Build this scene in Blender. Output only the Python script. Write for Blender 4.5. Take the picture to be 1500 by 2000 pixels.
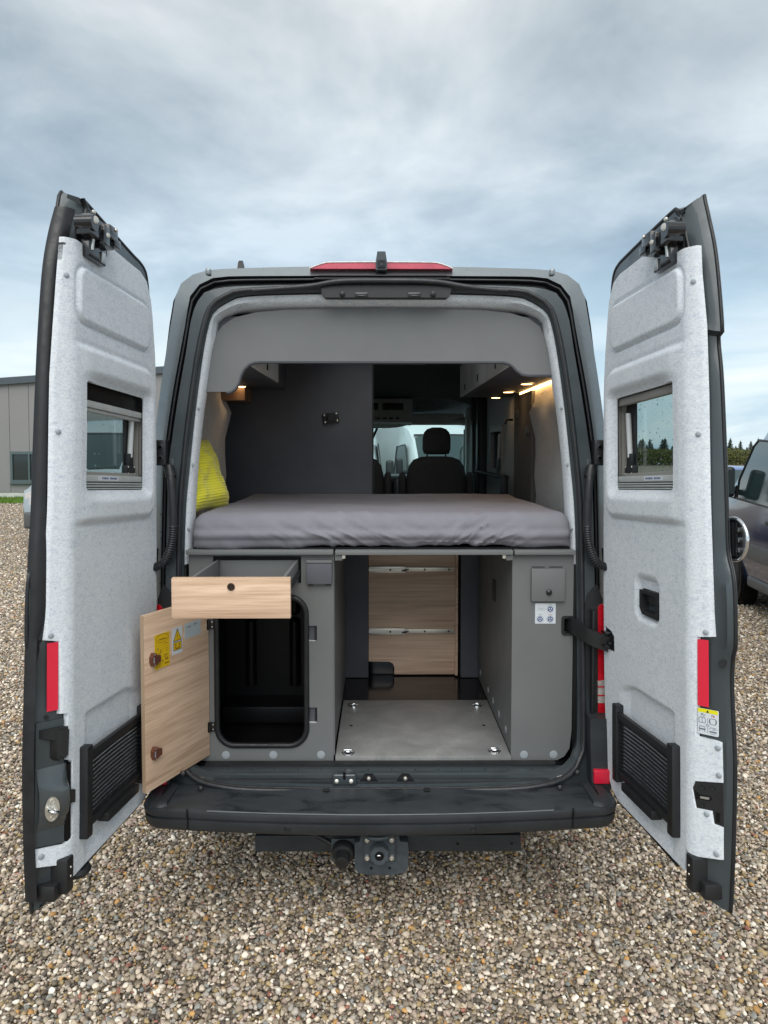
import bpy, bmesh, math, random
import numpy as np
from mathutils import Vector, Matrix, noise
from mathutils.geometry import delaunay_2d_cdt

R = math.radians
random.seed(7)
scene = bpy.context.scene
for _o in list(bpy.data.objects):
    bpy.data.objects.remove(_o)

# ------------------------------------------------------------------ camera
cam_d = bpy.data.cameras.new('camera')
cam = bpy.data.objects.new('camera', cam_d)
scene.collection.objects.link(cam)
scene.camera = cam
cam.location = (0, 0, 1.87)
cam.rotation_euler = (R(90 - 2.5), 0, -math.atan(7 / 1420))
cam_d.sensor_fit = 'VERTICAL'
cam_d.sensor_height = 36.0
cam_d.lens = 36.0 * 1420 / 2000
cam_d.shift_y = -61 / 2000
cam_d.clip_start = 0.05
cam_d.clip_end = 3000
scene.render.resolution_x, scene.render.resolution_y = 768, 1024

# ------------------------------------------------------------------ sky and sun
SUN_EL, SUN_AZ = R(50), R(184)          # azimuth measured clockwise from +Y: behind the camera
world = bpy.data.worlds.new('World')
scene.world = world
world.use_nodes = True
wn, wl = world.node_tree.nodes, world.node_tree.links
wn.clear()
def wnode(t, **k):
    n = wn.new(t)
    for a, b in k.items():
        setattr(n, a, b)
    return n
w_out = wnode('ShaderNodeOutputWorld')
w_bg = wnode('ShaderNodeBackground')
w_sky = wnode('ShaderNodeTexSky', sky_type='NISHITA', sun_disc=False)
w_sky.sun_elevation = SUN_EL
w_sky.sun_rotation = SUN_AZ
w_sky.air_density = 1.2
w_sky.dust_density = 2.0
w_tc = wnode('ShaderNodeTexCoord')
w_sep = wnode('ShaderNodeSeparateXYZ')
wl.new(w_tc.outputs['Generated'], w_sep.inputs[0])
def wmath(op, a, b=None, c=None, clamp=False):
    n = wnode('ShaderNodeMath', operation=op)
    n.use_clamp = clamp
    for i, v in enumerate((a, b, c)):
        if v is None:
            continue
        if isinstance(v, (int, float)):
            n.inputs[i].default_value = v
        else:
            wl.new(v, n.inputs[i])
    return n.outputs[0]
zz = wmath('MAXIMUM', w_sep.outputs['Z'], 0.0)
den = wmath('ADD', zz, 0.14)
cx = wmath('DIVIDE', w_sep.outputs['X'], den)
cy = wmath('DIVIDE', w_sep.outputs['Y'], den)
w_cmb = wnode('ShaderNodeCombineXYZ')
wl.new(cx, w_cmb.inputs[0]); wl.new(cy, w_cmb.inputs[1])
def wnoise(scale, detail, rough, sx, sy, off, dist=0.0):
    m = wnode('ShaderNodeMapping')
    m.inputs['Scale'].default_value = (sx, sy, 1)
    m.inputs['Location'].default_value = off
    wl.new(w_cmb.outputs[0], m.inputs[0])
    n = wnode('ShaderNodeTexNoise')
    n.inputs['Scale'].default_value = scale
    n.inputs['Detail'].default_value = detail
    n.inputs['Roughness'].default_value = rough
    n.inputs['Distortion'].default_value = dist
    wl.new(m.outputs[0], n.inputs['Vector'])
    return n.outputs[0]
def wramp(v, stops):
    r = wnode('ShaderNodeValToRGB')
    e = r.color_ramp.elements
    while len(e) < len(stops):
        e.new(0.5)
    for k, (p, c) in enumerate(stops):
        e[k].position = p
        e[k].color = (*c, 1) if len(c) == 3 else c
    wl.new(v, r.inputs[0])
    return r.outputs[0]
def wmix(f, a, b, mode='MIX'):
    n = wnode('ShaderNodeMix', data_type='RGBA', blend_type=mode)
    if isinstance(f, (int, float)):
        n.inputs[0].default_value = f
    else:
        wl.new(f, n.inputs[0])
    for i, v in ((6, a), (7, b)):
        if isinstance(v, tuple):
            n.inputs[i].default_value = (*v, 1)
        else:
            wl.new(v, n.inputs[i])
    return n.outputs[2]
# cloud deck: broad soft billows, thinner towards the horizon where pale blue shows between layers
n_big = wnoise(1.15, 5, 0.52, 1.0, 1.0, (3.1, 1.7, 0), 0.35)
n_fine = wnoise(2.6, 8, 0.58, 1.0, 0.8, (8.2, 4.4, 0), 0.3)
cloud_v = wmath('ADD', wmath('MULTIPLY', n_big, 0.68), wmath('MULTIPLY', n_fine, 0.32))
cloud_c = wramp(cloud_v, [(0.38, (0.285, 0.342, 0.385)), (0.47, (0.395, 0.445, 0.480)), (0.54, (0.490, 0.532, 0.557)), (0.62, (0.610, 0.638, 0.650))])
# lower layer seen edge-on near the horizon
n_lay = wnoise(0.9, 6, 0.55, 0.55, 0.45, (1.3, 6.1, 0), 0.6)
layer_c = wramp(n_lay, [(0.40, (0.40, 0.54, 0.64)), (0.50, (0.54, 0.65, 0.71)), (0.60, (0.67, 0.735, 0.755)), (0.70, (0.72, 0.765, 0.775))])
# vertical build-up of the deck: pale overhead, slate-blue belly lower down, brighter gap at the horizon
belly = wramp(zz, [(0.0, (0, 0, 0)), (0.13, (0.0, 0.0, 0.0)), (0.25, (1, 1, 1)), (1.0, (1, 1, 1))])
tint = wramp(zz, [(0.20, (0.76, 0.90, 1.02)), (0.34, (0.90, 0.96, 1.01)), (0.52, (1.12, 1.09, 1.06)), (1.0, (1.20, 1.17, 1.13))])
deck = wmix(1.0, cloud_c, tint, 'MULTIPLY')
edge_n = wmath('ADD', zz, wmath('MULTIPLY', wmath('SUBTRACT', n_big, 0.5), 0.22))
belly_n = wramp(edge_n, [(0.10, (0, 0, 0)), (0.25, (1, 1, 1))])
cloudy = wmix(belly_n, layer_c, deck)
w_s2 = wnode('ShaderNodeVectorMath', operation='SCALE')
w_s2.inputs['Scale'].default_value = 0.08
wl.new(w_sky.outputs[0], w_s2.inputs[0])
final = wmix(0.90, w_s2.outputs[0], cloudy)
wl.new(final, w_bg.inputs[0])
w_bg.inputs[1].default_value = 0.83
wl.new(w_bg.outputs[0], w_out.inputs[0])

sun_d = bpy.data.lights.new('sun', 'SUN')
sun_d.energy = 1.5
sun_d.angle = R(60)
sun_d.color = (1.0, 0.97, 0.93)
sun = bpy.data.objects.new('sun', sun_d)
scene.collection.objects.link(sun)
_sd = Vector((math.sin(SUN_AZ) * math.cos(SUN_EL), math.cos(SUN_AZ) * math.cos(SUN_EL), math.sin(SUN_EL)))
sun.rotation_euler = _sd.to_track_quat('Z', 'Y').to_euler()

scene.view_settings.view_transform = 'Standard'
scene.view_settings.look = 'None'
scene.view_settings.exposure = 0.84
scene.view_settings.gamma = 1.0
scene.view_settings.use_curve_mapping = False
scene.render.engine = 'CYCLES'
scene.cycles.max_bounces = 8
scene.cycles.diffuse_bounces = 4
scene.cycles.transparent_max_bounces = 12
scene.cycles.use_denoising = True

# ------------------------------------------------------------------ material helpers
def nmat(name):
    m = bpy.data.materials.new(name)
    m.use_nodes = True
    nt = m.node_tree
    b = nt.nodes['Principled BSDF']
    return m, nt, b

def _coords(nt, scale, kind='Object', rot=(0, 0, 0)):
    tc = nt.nodes.new('ShaderNodeTexCoord')
    mp = nt.nodes.new('ShaderNodeMapping')
    mp.inputs['Scale'].default_value = scale if isinstance(scale, tuple) else (scale,) * 3
    mp.inputs['Rotation'].default_value = rot
    nt.links.new(tc.outputs[kind], mp.inputs[0])
    return mp.outputs[0]

def _noise(nt, scale, detail=4, rough=0.55, dist=0.0, rot=(0, 0, 0)):
    n = nt.nodes.new('ShaderNodeTexNoise')
    n.inputs['Scale'].default_value = 1.0
    n.inputs['Detail'].default_value = detail
    n.inputs['Roughness'].default_value = rough
    n.inputs['Distortion'].default_value = dist
    nt.links.new(_coords(nt, scale, rot=rot), n.inputs['Vector'])
    return n.outputs[0]

def _ramp(nt, v, stops):
    r = nt.nodes.new('ShaderNodeValToRGB')
    e = r.color_ramp.elements
    while len(e) < len(stops):
        e.new(0.5)
    for k, (p, c) in enumerate(stops):
        e[k].position = p
        e[k].color = (*c, 1)
    nt.links.new(v, r.inputs[0])
    return r.outputs[0]

def _mix(nt, f, a, b, mode='MIX'):
    n = nt.nodes.new('ShaderNodeMix')
    n.data_type = 'RGBA'
    n.blend_type = mode
    for i, v in ((0, f), (6, a), (7, b)):
        if isinstance(v, (int, float)):
            n.inputs[i].default_value = v
        elif isinstance(v, tuple):
            n.inputs[i].default_value = (*v, 1)
        else:
            nt.links.new(v, n.inputs[i])
    return n.outputs[2]

def _bump(nt, b, h, strength, dist):
    bp = nt.nodes.new('ShaderNodeBump')
    bp.inputs['Strength'].default_value = strength
    bp.inputs['Distance'].default_value = dist
    nt.links.new(h, bp.inputs['Height'])
    nt.links.new(bp.outputs[0], b.inputs['Normal'])

def simple(name, col, rough=0.5, metal=0.0, coat=0.0, var=0.0, vs=8.0, bump=None, rvar=0.0, spec=0.5):
    m, nt, b = nmat(name)
    b.inputs['Base Color'].default_value = (*col, 1)
    b.inputs['Roughness'].default_value = rough
    b.inputs['Metallic'].default_value = metal
    b.inputs['Specular IOR Level'].default_value = spec
    if coat:
        b.inputs['Coat Weight'].default_value = coat
        b.inputs['Coat Roughness'].default_value = 0.06
    if var:
        n = _noise(nt, vs, 5, 0.6)
        lo = tuple(c * (1 - var) for c in col)
        hi = tuple(min(1, c * (1 + var)) for c in col)
        nt.links.new(_ramp(nt, n, [(0.3, lo), (0.7, hi)]), b.inputs['Base Color'])
    if rvar:
        n = _noise(nt, vs * 1.7, 5, 0.65)
        nt.links.new(_ramp(nt, n, [(0.35, (max(0.03, rough - rvar),) * 3), (0.65, (min(1, rough + rvar),) * 3)]), b.inputs['Roughness'])
    if bump:
        _bump(nt, b, _noise(nt, bump[0], 3, 0.6), bump[1], bump[2])
    return m

def emit(name, col, strength):
    m, nt, b = nmat(name)
    b.inputs['Base Color'].default_value = (*col, 1)
    b.inputs['Emission Color'].default_value = (*col, 1)
    b.inputs['Emission Strength'].default_value = strength
    return m

def thin_glass(name, tint, rough=0.02, ior=1.45):
    m = bpy.data.materials.new(name)
    m.use_nodes = True
    nt = m.node_tree
    nt.nodes.clear()
    o = nt.nodes.new('ShaderNodeOutputMaterial')
    t = nt.nodes.new('ShaderNodeBsdfTransparent')
    t.inputs[0].default_value = (*tint, 1)
    g = nt.nodes.new('ShaderNodeBsdfGlossy')
    g.inputs['Roughness'].default_value = rough
    lw = nt.nodes.new('ShaderNodeLayerWeight')      # Schlick: the same from both faces of a thin sheet
    lw.inputs['Blend'].default_value = 0.5
    pw = nt.nodes.new('ShaderNodeMath'); pw.operation = 'POWER'; pw.inputs[1].default_value = 5.0
    nt.links.new(lw.outputs['Facing'], pw.inputs[0])
    f = nt.nodes.new('ShaderNodeMath'); f.operation = 'MULTIPLY_ADD'
    f0 = ((ior - 1) / (ior + 1)) ** 2
    f.inputs[1].default_value = 1 - f0; f.inputs[2].default_value = f0
    nt.links.new(pw.outputs[0], f.inputs[0])
    x = nt.nodes.new('ShaderNodeMixShader')
    nt.links.new(f.outputs[0], x.inputs[0])
    nt.links.new(t.outputs[0], x.inputs[1])
    nt.links.new(g.outputs[0], x.inputs[2])
    nt.links.new(x.outputs[0], o.inputs[0])
    return m

def felt_mat(name, lo, hi):
    m, nt, b = nmat(name)
    b.inputs['Roughness'].default_value = 0.95
    b.inputs['Specular IOR Level'].default_value = 0.15
    b.inputs['Sheen Weight'].default_value = 0.25
    f1 = _noise(nt, (120, 120, 260), 4, 0.7, 0.8)
    f2 = _noise(nt, (34, 34, 62), 6, 0.78, 0.7)
    f3 = _noise(nt, (260, 260, 110), 3, 0.7, 1.2)
    base = _ramp(nt, f1, [(0.32, lo), (0.60, hi)])
    mott = _ramp(nt, f2, [(0.30, (0.72, 0.76, 0.82)), (0.48, (0.97, 0.975, 0.985)), (0.70, (1.04, 1.03, 1.02))])
    c = _mix(nt, 1.0, base, mott, 'MULTIPLY')
    speck = _ramp(nt, f3, [(0.30, (0.50, 0.55, 0.63)), (0.40, (1, 1, 1))])
    c = _mix(nt, 0.8, c, speck, 'MULTIPLY')
    nt.links.new(c, b.inputs['Base Color'])
    _bump(nt, b, _mix(nt, 0.5, f1, f3), 0.55, 0.004)
    return m

def wood_mat(name, dark, light, axis=0, scale=1.0, rough=0.45):
    m, nt, b = nmat(name)
    sc = [26 * scale] * 3
    sc[axis] = 1.3 * scale
    n1 = _noise(nt, tuple(sc), 6, 0.6, 1.2)
    sc2 = [160 * scale] * 3
    sc2[axis] = 5 * scale
    n2 = _noise(nt, tuple(sc2), 4, 0.6, 0.2)
    sc3 = [7 * scale] * 3
    sc3[axis] = 0.7 * scale
    n3 = _noise(nt, tuple(sc3), 3, 0.5, 1.8)
    c = _ramp(nt, n1, [(0.28, dark), (0.52, light), (0.75, tuple(min(1, x * 1.08) for x in light))])
    c2 = _ramp(nt, n2, [(0.30, (0.80, 0.76, 0.72)), (0.55, (1.0, 1.0, 1.0))])
    c3 = _ramp(nt, n3, [(0.30, (0.84, 0.80, 0.77)), (0.60, (1.03, 1.02, 1.01))])
    c = _mix(nt, 1.0, c, c2, 'MULTIPLY')
    c = _mix(nt, 1.0, c, c3, 'MULTIPLY')
    nt.links.new(c, b.inputs['Base Color'])
    b.inputs['Roughness'].default_value = rough
    _bump(nt, b, n2, 0.15, 0.001)
    return m

MT = {}
MT['paint'] = simple('grey_metallic_paint', (0.235, 0.262, 0.272), 0.32, 0.5, 0.8, rvar=0.06, vs=14)
MT['paint_matt'] = simple('grey_inner_paint', (0.052, 0.065, 0.072), 0.40, 0.2, 0.35, var=0.15, vs=6, rvar=0.1)
MT['felt'] = felt_mat('light_grey_felt', (0.59, 0.635, 0.68), (0.81, 0.850, 0.885))
MT['felt_dim'] = felt_mat('grey_wall_felt', (0.42, 0.43, 0.43), (0.62, 0.63, 0.63))
MT['rubber'] = simple('black_rubber', (0.012, 0.013, 0.015), 0.45, var=0.3, vs=20, rvar=0.12)
MT['seal_grey'] = simple('dark_rubber_seal', (0.022, 0.024, 0.027), 0.38, var=0.25, vs=24, rvar=0.1)
MT['plastic'] = simple('black_plastic', (0.014, 0.0145, 0.016), 0.48, var=0.2, vs=30, bump=(420, 0.12, 0.001))
MT['plastic_gloss'] = simple('gloss_black_plastic', (0.010, 0.010, 0.012), 0.18, coat=0.4)
MT['bumper'] = simple('dark_grey_bumper_plastic', (0.028, 0.032, 0.036), 0.46, var=0.25, vs=5, bump=(600, 0.12, 0.0006), rvar=0.14, spec=0.4)
MT['laminate'] = simple('grey_laminate', (0.155, 0.162, 0.162), 0.5, var=0.06, vs=4, rvar=0.06, bump=(900, 0.05, 0.0004))
MT['laminate_light'] = simple('light_grey_laminate', (0.62, 0.63, 0.62), 0.45, var=0.04, vs=5)
MT['dark_panel'] = simple('anthracite_panel', (0.088, 0.092, 0.108), 0.6, var=0.12, vs=5, bump=(700, 0.08, 0.0005))
MT['dark_fabric'] = simple('black_seat_fabric', (0.085, 0.084, 0.086), 0.9, var=0.25, vs=120, bump=(500, 0.3, 0.001))
MT['black'] = simple('matt_black_lining', (0.005, 0.005, 0.006), 0.42, var=0.3, vs=12, spec=0.25)
MT['headliner'] = simple('dark_headliner', (0.12, 0.125, 0.125), 0.9, var=0.1, vs=30)
MT['console'] = simple('grey_console_plastic', (0.55, 0.59, 0.575), 0.6, var=0.08, vs=12)
MT['steel'] = simple('zinc_steel', (0.66, 0.63, 0.56), 0.36, 0.75, var=0.05, vs=14)
MT['chrome'] = simple('chrome', (0.80, 0.81, 0.82), 0.10, 1.0)
MT['alu'] = simple('brushed_aluminium', (0.55, 0.55, 0.53), 0.35, 0.8, var=0.06, vs=20)
MT['frame_beige'] = simple('grey_beige_window_profile', (0.30, 0.29, 0.27), 0.5, var=0.05, vs=10)
MT['blind'] = simple('pleated_blind_fabric', (0.46, 0.48, 0.47), 0.8, var=0.08, vs=30)
MT['white_plastic'] = simple('white_plastic', (0.62, 0.64, 0.64), 0.4, var=0.05, vs=12)
MT['cap'] = simple('pale_grey_cover_cap', (0.33, 0.37, 0.40), 0.5, var=0.05, vs=30)
MT['red_refl'] = simple('red_reflector', (0.72, 0.012, 0.045), 0.30, coat=0.6, bump=(900, 0.3, 0.0006))
MT['red_light'] = simple('red_lamp_lens', (0.55, 0.008, 0.02), 0.12, coat=1.0, var=0.25, vs=40)
MT['lamp_clear'] = simple('clear_lamp_lens', (0.60, 0.55, 0.52), 0.12, 0.3, coat=1.0, var=0.25, vs=60)
MT['brake_lens'] = simple('faded_red_lens', (0.60, 0.085, 0.13), 0.32, coat=0.6, var=0.15, vs=20)
MT['sheet'] = simple('grey_cotton_sheet', (0.210, 0.207, 0.236), 0.88, var=0.06, vs=10, bump=(900, 0.25, 0.0006))
MT['brown'] = simple('brown_plastic', (0.13, 0.045, 0.028), 0.4, var=0.1, vs=30)
MT['yellow_print'] = simple('yellow_label', (0.78, 0.50, 0.012), 0.4)
MT['lemon_print'] = simple('lemon_label', (0.80, 0.74, 0.01), 0.4)
MT['white_print'] = simple('white_label', (0.66, 0.70, 0.74), 0.4)
MT['grey_print'] = simple('pale_grey_label', (0.50, 0.56, 0.60), 0.4)
MT['black_print'] = simple('black_print', (0.02, 0.02, 0.022), 0.5)
MT['ink'] = simple('brown_ink', (0.20, 0.11, 0.01), 0.5)
MT['navy_print'] = simple('navy_print', (0.03, 0.06, 0.20), 0.5)
MT['red_print'] = simple('red_print', (0.55, 0.03, 0.03), 0.5)
MT['green_print'] = simple('green_print', (0.05, 0.30, 0.12), 0.5)
MT['line_print'] = simple('slate_print', (0.13, 0.16, 0.20), 0.5)
MT['oak_x'] = wood_mat('light_oak_across', (0.56, 0.375, 0.245), (0.78, 0.575, 0.42), 0)
MT['oak_back'] = wood_mat('oak_panel', (0.56, 0.365, 0.255), (0.76, 0.55, 0.41), 0, 0.7)
MT['glass_door'] = thin_glass('tinted_acrylic', (0.66, 0.74, 0.74), 0.03, 1.40)
MT['glass_cab'] = thin_glass('green_tinted_glass', (0.74, 0.93, 0.92), 0.02)
MT['glass_dome'] = thin_glass('clear_roof_dome', (0.90, 0.93, 0.93), 0.05, 1.40)
MT['glass_dark'] = simple('dark_vehicle_glass', (0.018, 0.028, 0.030), 0.06, 0, 0.6)
MT['tyre'] = simple('tyre_rubber', (0.018, 0.018, 0.018), 0.75, var=0.3, vs=20)
MT['spot'] = emit('warm_spot_lens', (1.0, 0.60, 0.26), 5.0)
MT['led'] = emit('warm_led_strip', (1.0, 0.56, 0.20), 6.0)

# wet floor board, vinyl with cloudy grey print
def floor_mat():
    m, nt, b = nmat('cloudy_grey_vinyl')
    n = _noise(nt, (5, 5, 5), 6, 0.62, 0.6)
    n2 = _noise(nt, (90, 90, 90), 3, 0.6)
    c = _ramp(nt, n, [(0.30, (0.185, 0.188, 0.188)), (0.50, (0.245, 0.246, 0.244)), (0.70, (0.315, 0.313, 0.308))])
    c = _mix(nt, 0.35, c, _ramp(nt, n2, [(0.3, (0.6, 0.6, 0.6)), (0.7, (1.1, 1.1, 1.1))]), 'MULTIPLY')
    nt.links.new(c, b.inputs['Base Color'])
    b.inputs['Roughness'].default_value = 0.42
    return m
MT['vinyl'] = floor_mat()

def wet_mat():
    m, nt, b = nmat('wet_bumper_step_plastic')
    n = _noise(nt, (5, 12, 5), 5, 0.6, 0.8)
    d = _noise(nt, (140, 140, 140), 2, 0.5)
    nt.links.new(_ramp(nt, n, [(0.34, (0.018, 0.021, 0.024)), (0.50, (0.034, 0.040, 0.045)), (0.75, (0.042, 0.048, 0.053))]), b.inputs['Base Color'])
    nt.links.new(_ramp(nt, n, [(0.36, (0.22, 0.22, 0.22)), (0.54, (0.46, 0.46, 0.46))]), b.inputs['Roughness'])
    _bump(nt, b, d, 0.25, 0.002)
    return m
MT['wet'] = wet_mat()

def cord_mat():
    m, nt, b = nmat('yellow_corduroy')
    tc = nt.nodes.new('ShaderNodeTexCoord')
    w = nt.nodes.new('ShaderNodeTexWave')
    w.wave_type = 'BANDS'
    w.bands_direction = 'Z'
    w.inputs['Scale'].default_value = 26
    w.inputs['Distortion'].default_value = 0.5
    w.inputs['Detail'].default_value = 2
    w.inputs['Detail Scale'].default_value = 1.0
    nt.links.new(tc.outputs['Object'], w.inputs['Vector'])
    nt.links.new(_ramp(nt, w.outputs[1], [(0.0, (0.60, 0.55, 0.016)), (0.6, (0.74, 0.70, 0.03))]), b.inputs['Base Color'])
    b.inputs['Roughness'].default_value = 0.9
    b.inputs['Sheen Weight'].default_value = 0.3
    _bump(nt, b, w.outputs[1], 0.45, 0.004)
    return m
MT['cord'] = cord_mat()

# ------------------------------------------------------------------ mesh helpers
# a geometry is (verts, faces); G() joins several pieces of ONE part
def G(*parts):
    V, Fc = [], []
    for v, f in parts:
        o = len(V)
        V += [tuple(p) for p in v]
        Fc += [tuple(i + o for i in q) for q in f]
    return V, Fc

def xf(g, fn):
    return [tuple(fn(*p)) for p in g[0]], g[1]

def mv(g, dx=0, dy=0, dz=0):
    return [(x + dx, y + dy, z + dz) for x, y, z in g[0]], g[1]

def mtx(g, M):
    return [tuple(M @ Vector(p)) for p in g[0]], g[1]

def box(x0, x1, y0, y1, z0, z1, b=0.0, seg=2):
    if x0 > x1: x0, x1 = x1, x0
    if y0 > y1: y0, y1 = y1, y0
    if z0 > z1: z0, z1 = z1, z0
    bm = bmesh.new()
    bmesh.ops.create_cube(bm, size=1)
    for v in bm.verts:
        v.co = ((x0 + x1) / 2 + v.co.x * (x1 - x0), (y0 + y1) / 2 + v.co.y * (y1 - y0), (z0 + z1) / 2 + v.co.z * (z1 - z0))
    if b > 0:
        bb = min(b, 0.45 * min(x1 - x0, y1 - y0, z1 - z0))
        bmesh.ops.bevel(bm, geom=list(bm.edges), offset=bb, segments=seg, profile=0.6, affect='EDGES')
    bm.verts.index_update()
    g = ([tuple(v.co) for v in bm.verts], [tuple(v.index for v in f.verts) for f in bm.faces])
    bm.free()
    return g

def cyl(p0, p1, r0, r1=None, n=16, ends=True):
    r1 = r0 if r1 is None else r1
    p0, p1 = Vector(p0), Vector(p1)
    d = (p1 - p0).normalized()
    a = d.orthogonal().normalized()
    c = d.cross(a)
    V = []
    for p, r in ((p0, r0), (p1, r1)):
        for k in range(n):
            t = 2 * math.pi * k / n
            V.append(tuple(p + a * (r * math.cos(t)) + c * (r * math.sin(t))))
    Fc = [(k, (k + 1) % n, n + (k + 1) % n, n + k) for k in range(n)]
    if ends:
        Fc += [tuple(range(n - 1, -1, -1)), tuple(range(n, 2 * n))]
    return V, Fc

def lathe(p0, axis, prof, n=20):
    """prof: list of (distance along axis, radius)."""
    p0, d = Vector(p0), Vector(axis).normalized()
    a = d.orthogonal().normalized()
    c = d.cross(a)
    V, Fc = [], []
    for h, r in prof:
        for k in range(n):
            t = 2 * math.pi * k / n
            V.append(tuple(p0 + d * h + a * (r * math.cos(t)) + c * (r * math.sin(t))))
    for j in range(len(prof) - 1):
        for k in range(n):
            Fc.append((j * n + k, j * n + (k + 1) % n, (j + 1) * n + (k + 1) % n, (j + 1) * n + k))
    Fc.append(tuple(range(n - 1, -1, -1)))
    Fc.append(tuple(range((len(prof) - 1) * n, len(prof) * n)))
    return V, Fc

def tube(path, r, n=10, closed=False, flat=1.0):
    P = [Vector(p) for p in path]
    m = len(P)
    V, Fc = [], []
    up = None
    for i in range(m):
        if closed:
            t = P[(i + 1) % m] - P[i - 1]
        else:
            t = P[min(i + 1, m - 1)] - P[max(i - 1, 0)]
        t.normalize()
        if up is None:
            up = t.orthogonal().normalized()
        up = (up - t * up.dot(t)).normalized()
        s = t.cross(up)
        rr = r[i] if isinstance(r, (list, tuple)) else r
        for k in range(n):
            a = 2 * math.pi * k / n
            V.append(tuple(P[i] + up * (rr * math.cos(a)) + s * (rr * flat * math.sin(a))))
    for i in range(m if closed else m - 1):
        j = (i + 1) % m
        for k in range(n):
            Fc.append((i * n + k, i * n + (k + 1) % n, j * n + (k + 1) % n, j * n + k))
    if not closed:
        Fc += [tuple(range(n - 1, -1, -1)), tuple((m - 1) * n + k for k in range(n))]
    return V, Fc

def smooth_path(pts, n, closed=False):
    """Catmull-Rom through pts, resampled to n points at even arc length."""
    P = [Vector(p) for p in pts]
    m = len(P)
    D = []
    segs = m if closed else m - 1
    for i in range(segs):
        if closed:
            a, b, c, d = P[i - 1], P[i], P[(i + 1) % m], P[(i + 2) % m]
        else:
            a, b, c, d = P[max(i - 1, 0)], P[i], P[i + 1], P[min(i + 2, m - 1)]
        for k in range(12):
            t = k / 12
            D.append(0.5 * ((2 * b) + (c - a) * t + (2 * a - 5 * b + 4 * c - d) * t * t + (3 * b - a - 3 * c + d) * t ** 3))
    D.append(P[0].copy() if closed else P[-1].copy())
    L = [0.0]
    for i in range(1, len(D)):
        L.append(L[-1] + (D[i] - D[i - 1]).length)
    out = []
    cnt = n if closed else n - 1
    j = 0
    for k in range(n):
        s = L[-1] * k / cnt
        while j < len(L) - 2 and L[j + 1] < s:
            j += 1
        f = (s - L[j]) / max(1e-9, L[j + 1] - L[j])
        out.append(tuple(D[j].lerp(D[j + 1], min(1, max(0, f)))))
    return out

def loft(loops, closed=True):
    n = len(loops[0])
    V, Fc = [], []
    for lp in loops:
        V += [tuple(p) for p in lp]
    for j in range(len(loops) - 1):
        for k in range(n if closed else n - 1):
            a, b = j * n + k, j * n + (k + 1) % n
            Fc.append((a, b, b + n, a + n))
    return V, Fc

def prism(poly, fn, d0, d1):
    """polygon (a,b) extruded from d0 to d1; fn(a,b,d) gives the point."""
    n = len(poly)
    V = [tuple(fn(a, b, d0)) for a, b in poly] + [tuple(fn(a, b, d1)) for a, b in poly]
    Fc = [(k, (k + 1) % n, n + (k + 1) % n, n + k) for k in range(n)]
    Fc += [tuple(range(n - 1, -1, -1)), tuple(range(n, 2 * n))]
    return V, Fc

def inside(p, poly):
    x, y = p
    c = False
    n = len(poly)
    j = n - 1
    for i in range(n):
        xi, yi = poly[i]; xj, yj = poly[j]
        if (yi > y) != (yj > y) and x < (xj - xi) * (y - yi) / (yj - yi) + xi:
            c = not c
        j = i
    return c

def dense(poly, step):
    out = []
    n = len(poly)
    for i in range(n):
        a, b = poly[i], poly[(i + 1) % n]
        L = math.hypot(b[0] - a[0], b[1] - a[1])
        k = max(1, int(L / step))
        for t in range(k):
            out.append((a[0] + (b[0] - a[0]) * t / k, a[1] + (b[1] - a[1]) * t / k))
    return out

def panel(outline, holes, fn, d0, d1, step=None, jig=0.0, back=True):
    """A sheet with holes: front at d1, back at d0, walls between. step adds inner points for relief."""
    if step:
        outline = dense(outline, step)
        holes = [dense(h, step) for h in holes]
    pts, edges = [], []
    for lp in [outline] + list(holes):
        o = len(pts)
        pts += [Vector(p) for p in lp]
        edges += [(o + i, o + (i + 1) % len(lp)) for i in range(len(lp))]
    nb = len(pts)
    if step:
        xs = [p[0] for p in outline]; ys = [p[1] for p in outline]
        bnd = np.array([(p.x, p.y) for p in pts])
        y = min(ys) + step * 0.5
        row = 0
        while y < max(ys):
            x = min(xs) + step * (0.5 if row % 2 else 0.0)
            while x < max(xs):
                if inside((x, y), outline) and not any(inside((x, y), h) for h in holes):
                    if np.min((bnd[:, 0] - x) ** 2 + (bnd[:, 1] - y) ** 2) > (0.45 * step) ** 2:
                        pts.append(Vector((x, y)))
                x += step
            y += step * 0.87
            row += 1
    res = delaunay_2d_cdt(pts, edges, [], 0, 1e-6)
    vs, fs = res[0], res[2]
    V = [tuple(fn(v.x, v.y, d1)) for v in vs]
    Fc = []
    for f in fs:
        c = (sum(vs[i].x for i in f) / len(f), sum(vs[i].y for i in f) / len(f))
        if inside(c, outline) and not any(inside(c, h) for h in holes):
            Fc.append(tuple(f))
    n = len(V)
    if back:
        V += [tuple(fn(v.x, v.y, d0)) for v in vs]
        cnt = {}
        for f in Fc:
            for i in range(len(f)):
                e = (f[i], f[(i + 1) % len(f)])
                cnt[e] = 1
        Bk = [tuple(i + n for i in reversed(f)) for f in Fc]
        W = [(b, a, a + n, b + n) for (a, b) in cnt if (b, a) not in cnt]
        Fc = Fc + Bk + W
    return V, Fc

def rrect(x0, x1, y0, y1, r, n=6):
    out = []
    for cx_, cy_, a0 in ((x1 - r, y0 + r, -90), (x1 - r, y1 - r, 0), (x0 + r, y1 - r, 90), (x0 + r, y0 + r, 180)):
        for k in range(n + 1):
            a = R(a0 + 90 * k / n)
            out.append((cx_ + r * math.cos(a), cy_ + r * math.sin(a)))
    return out

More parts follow.
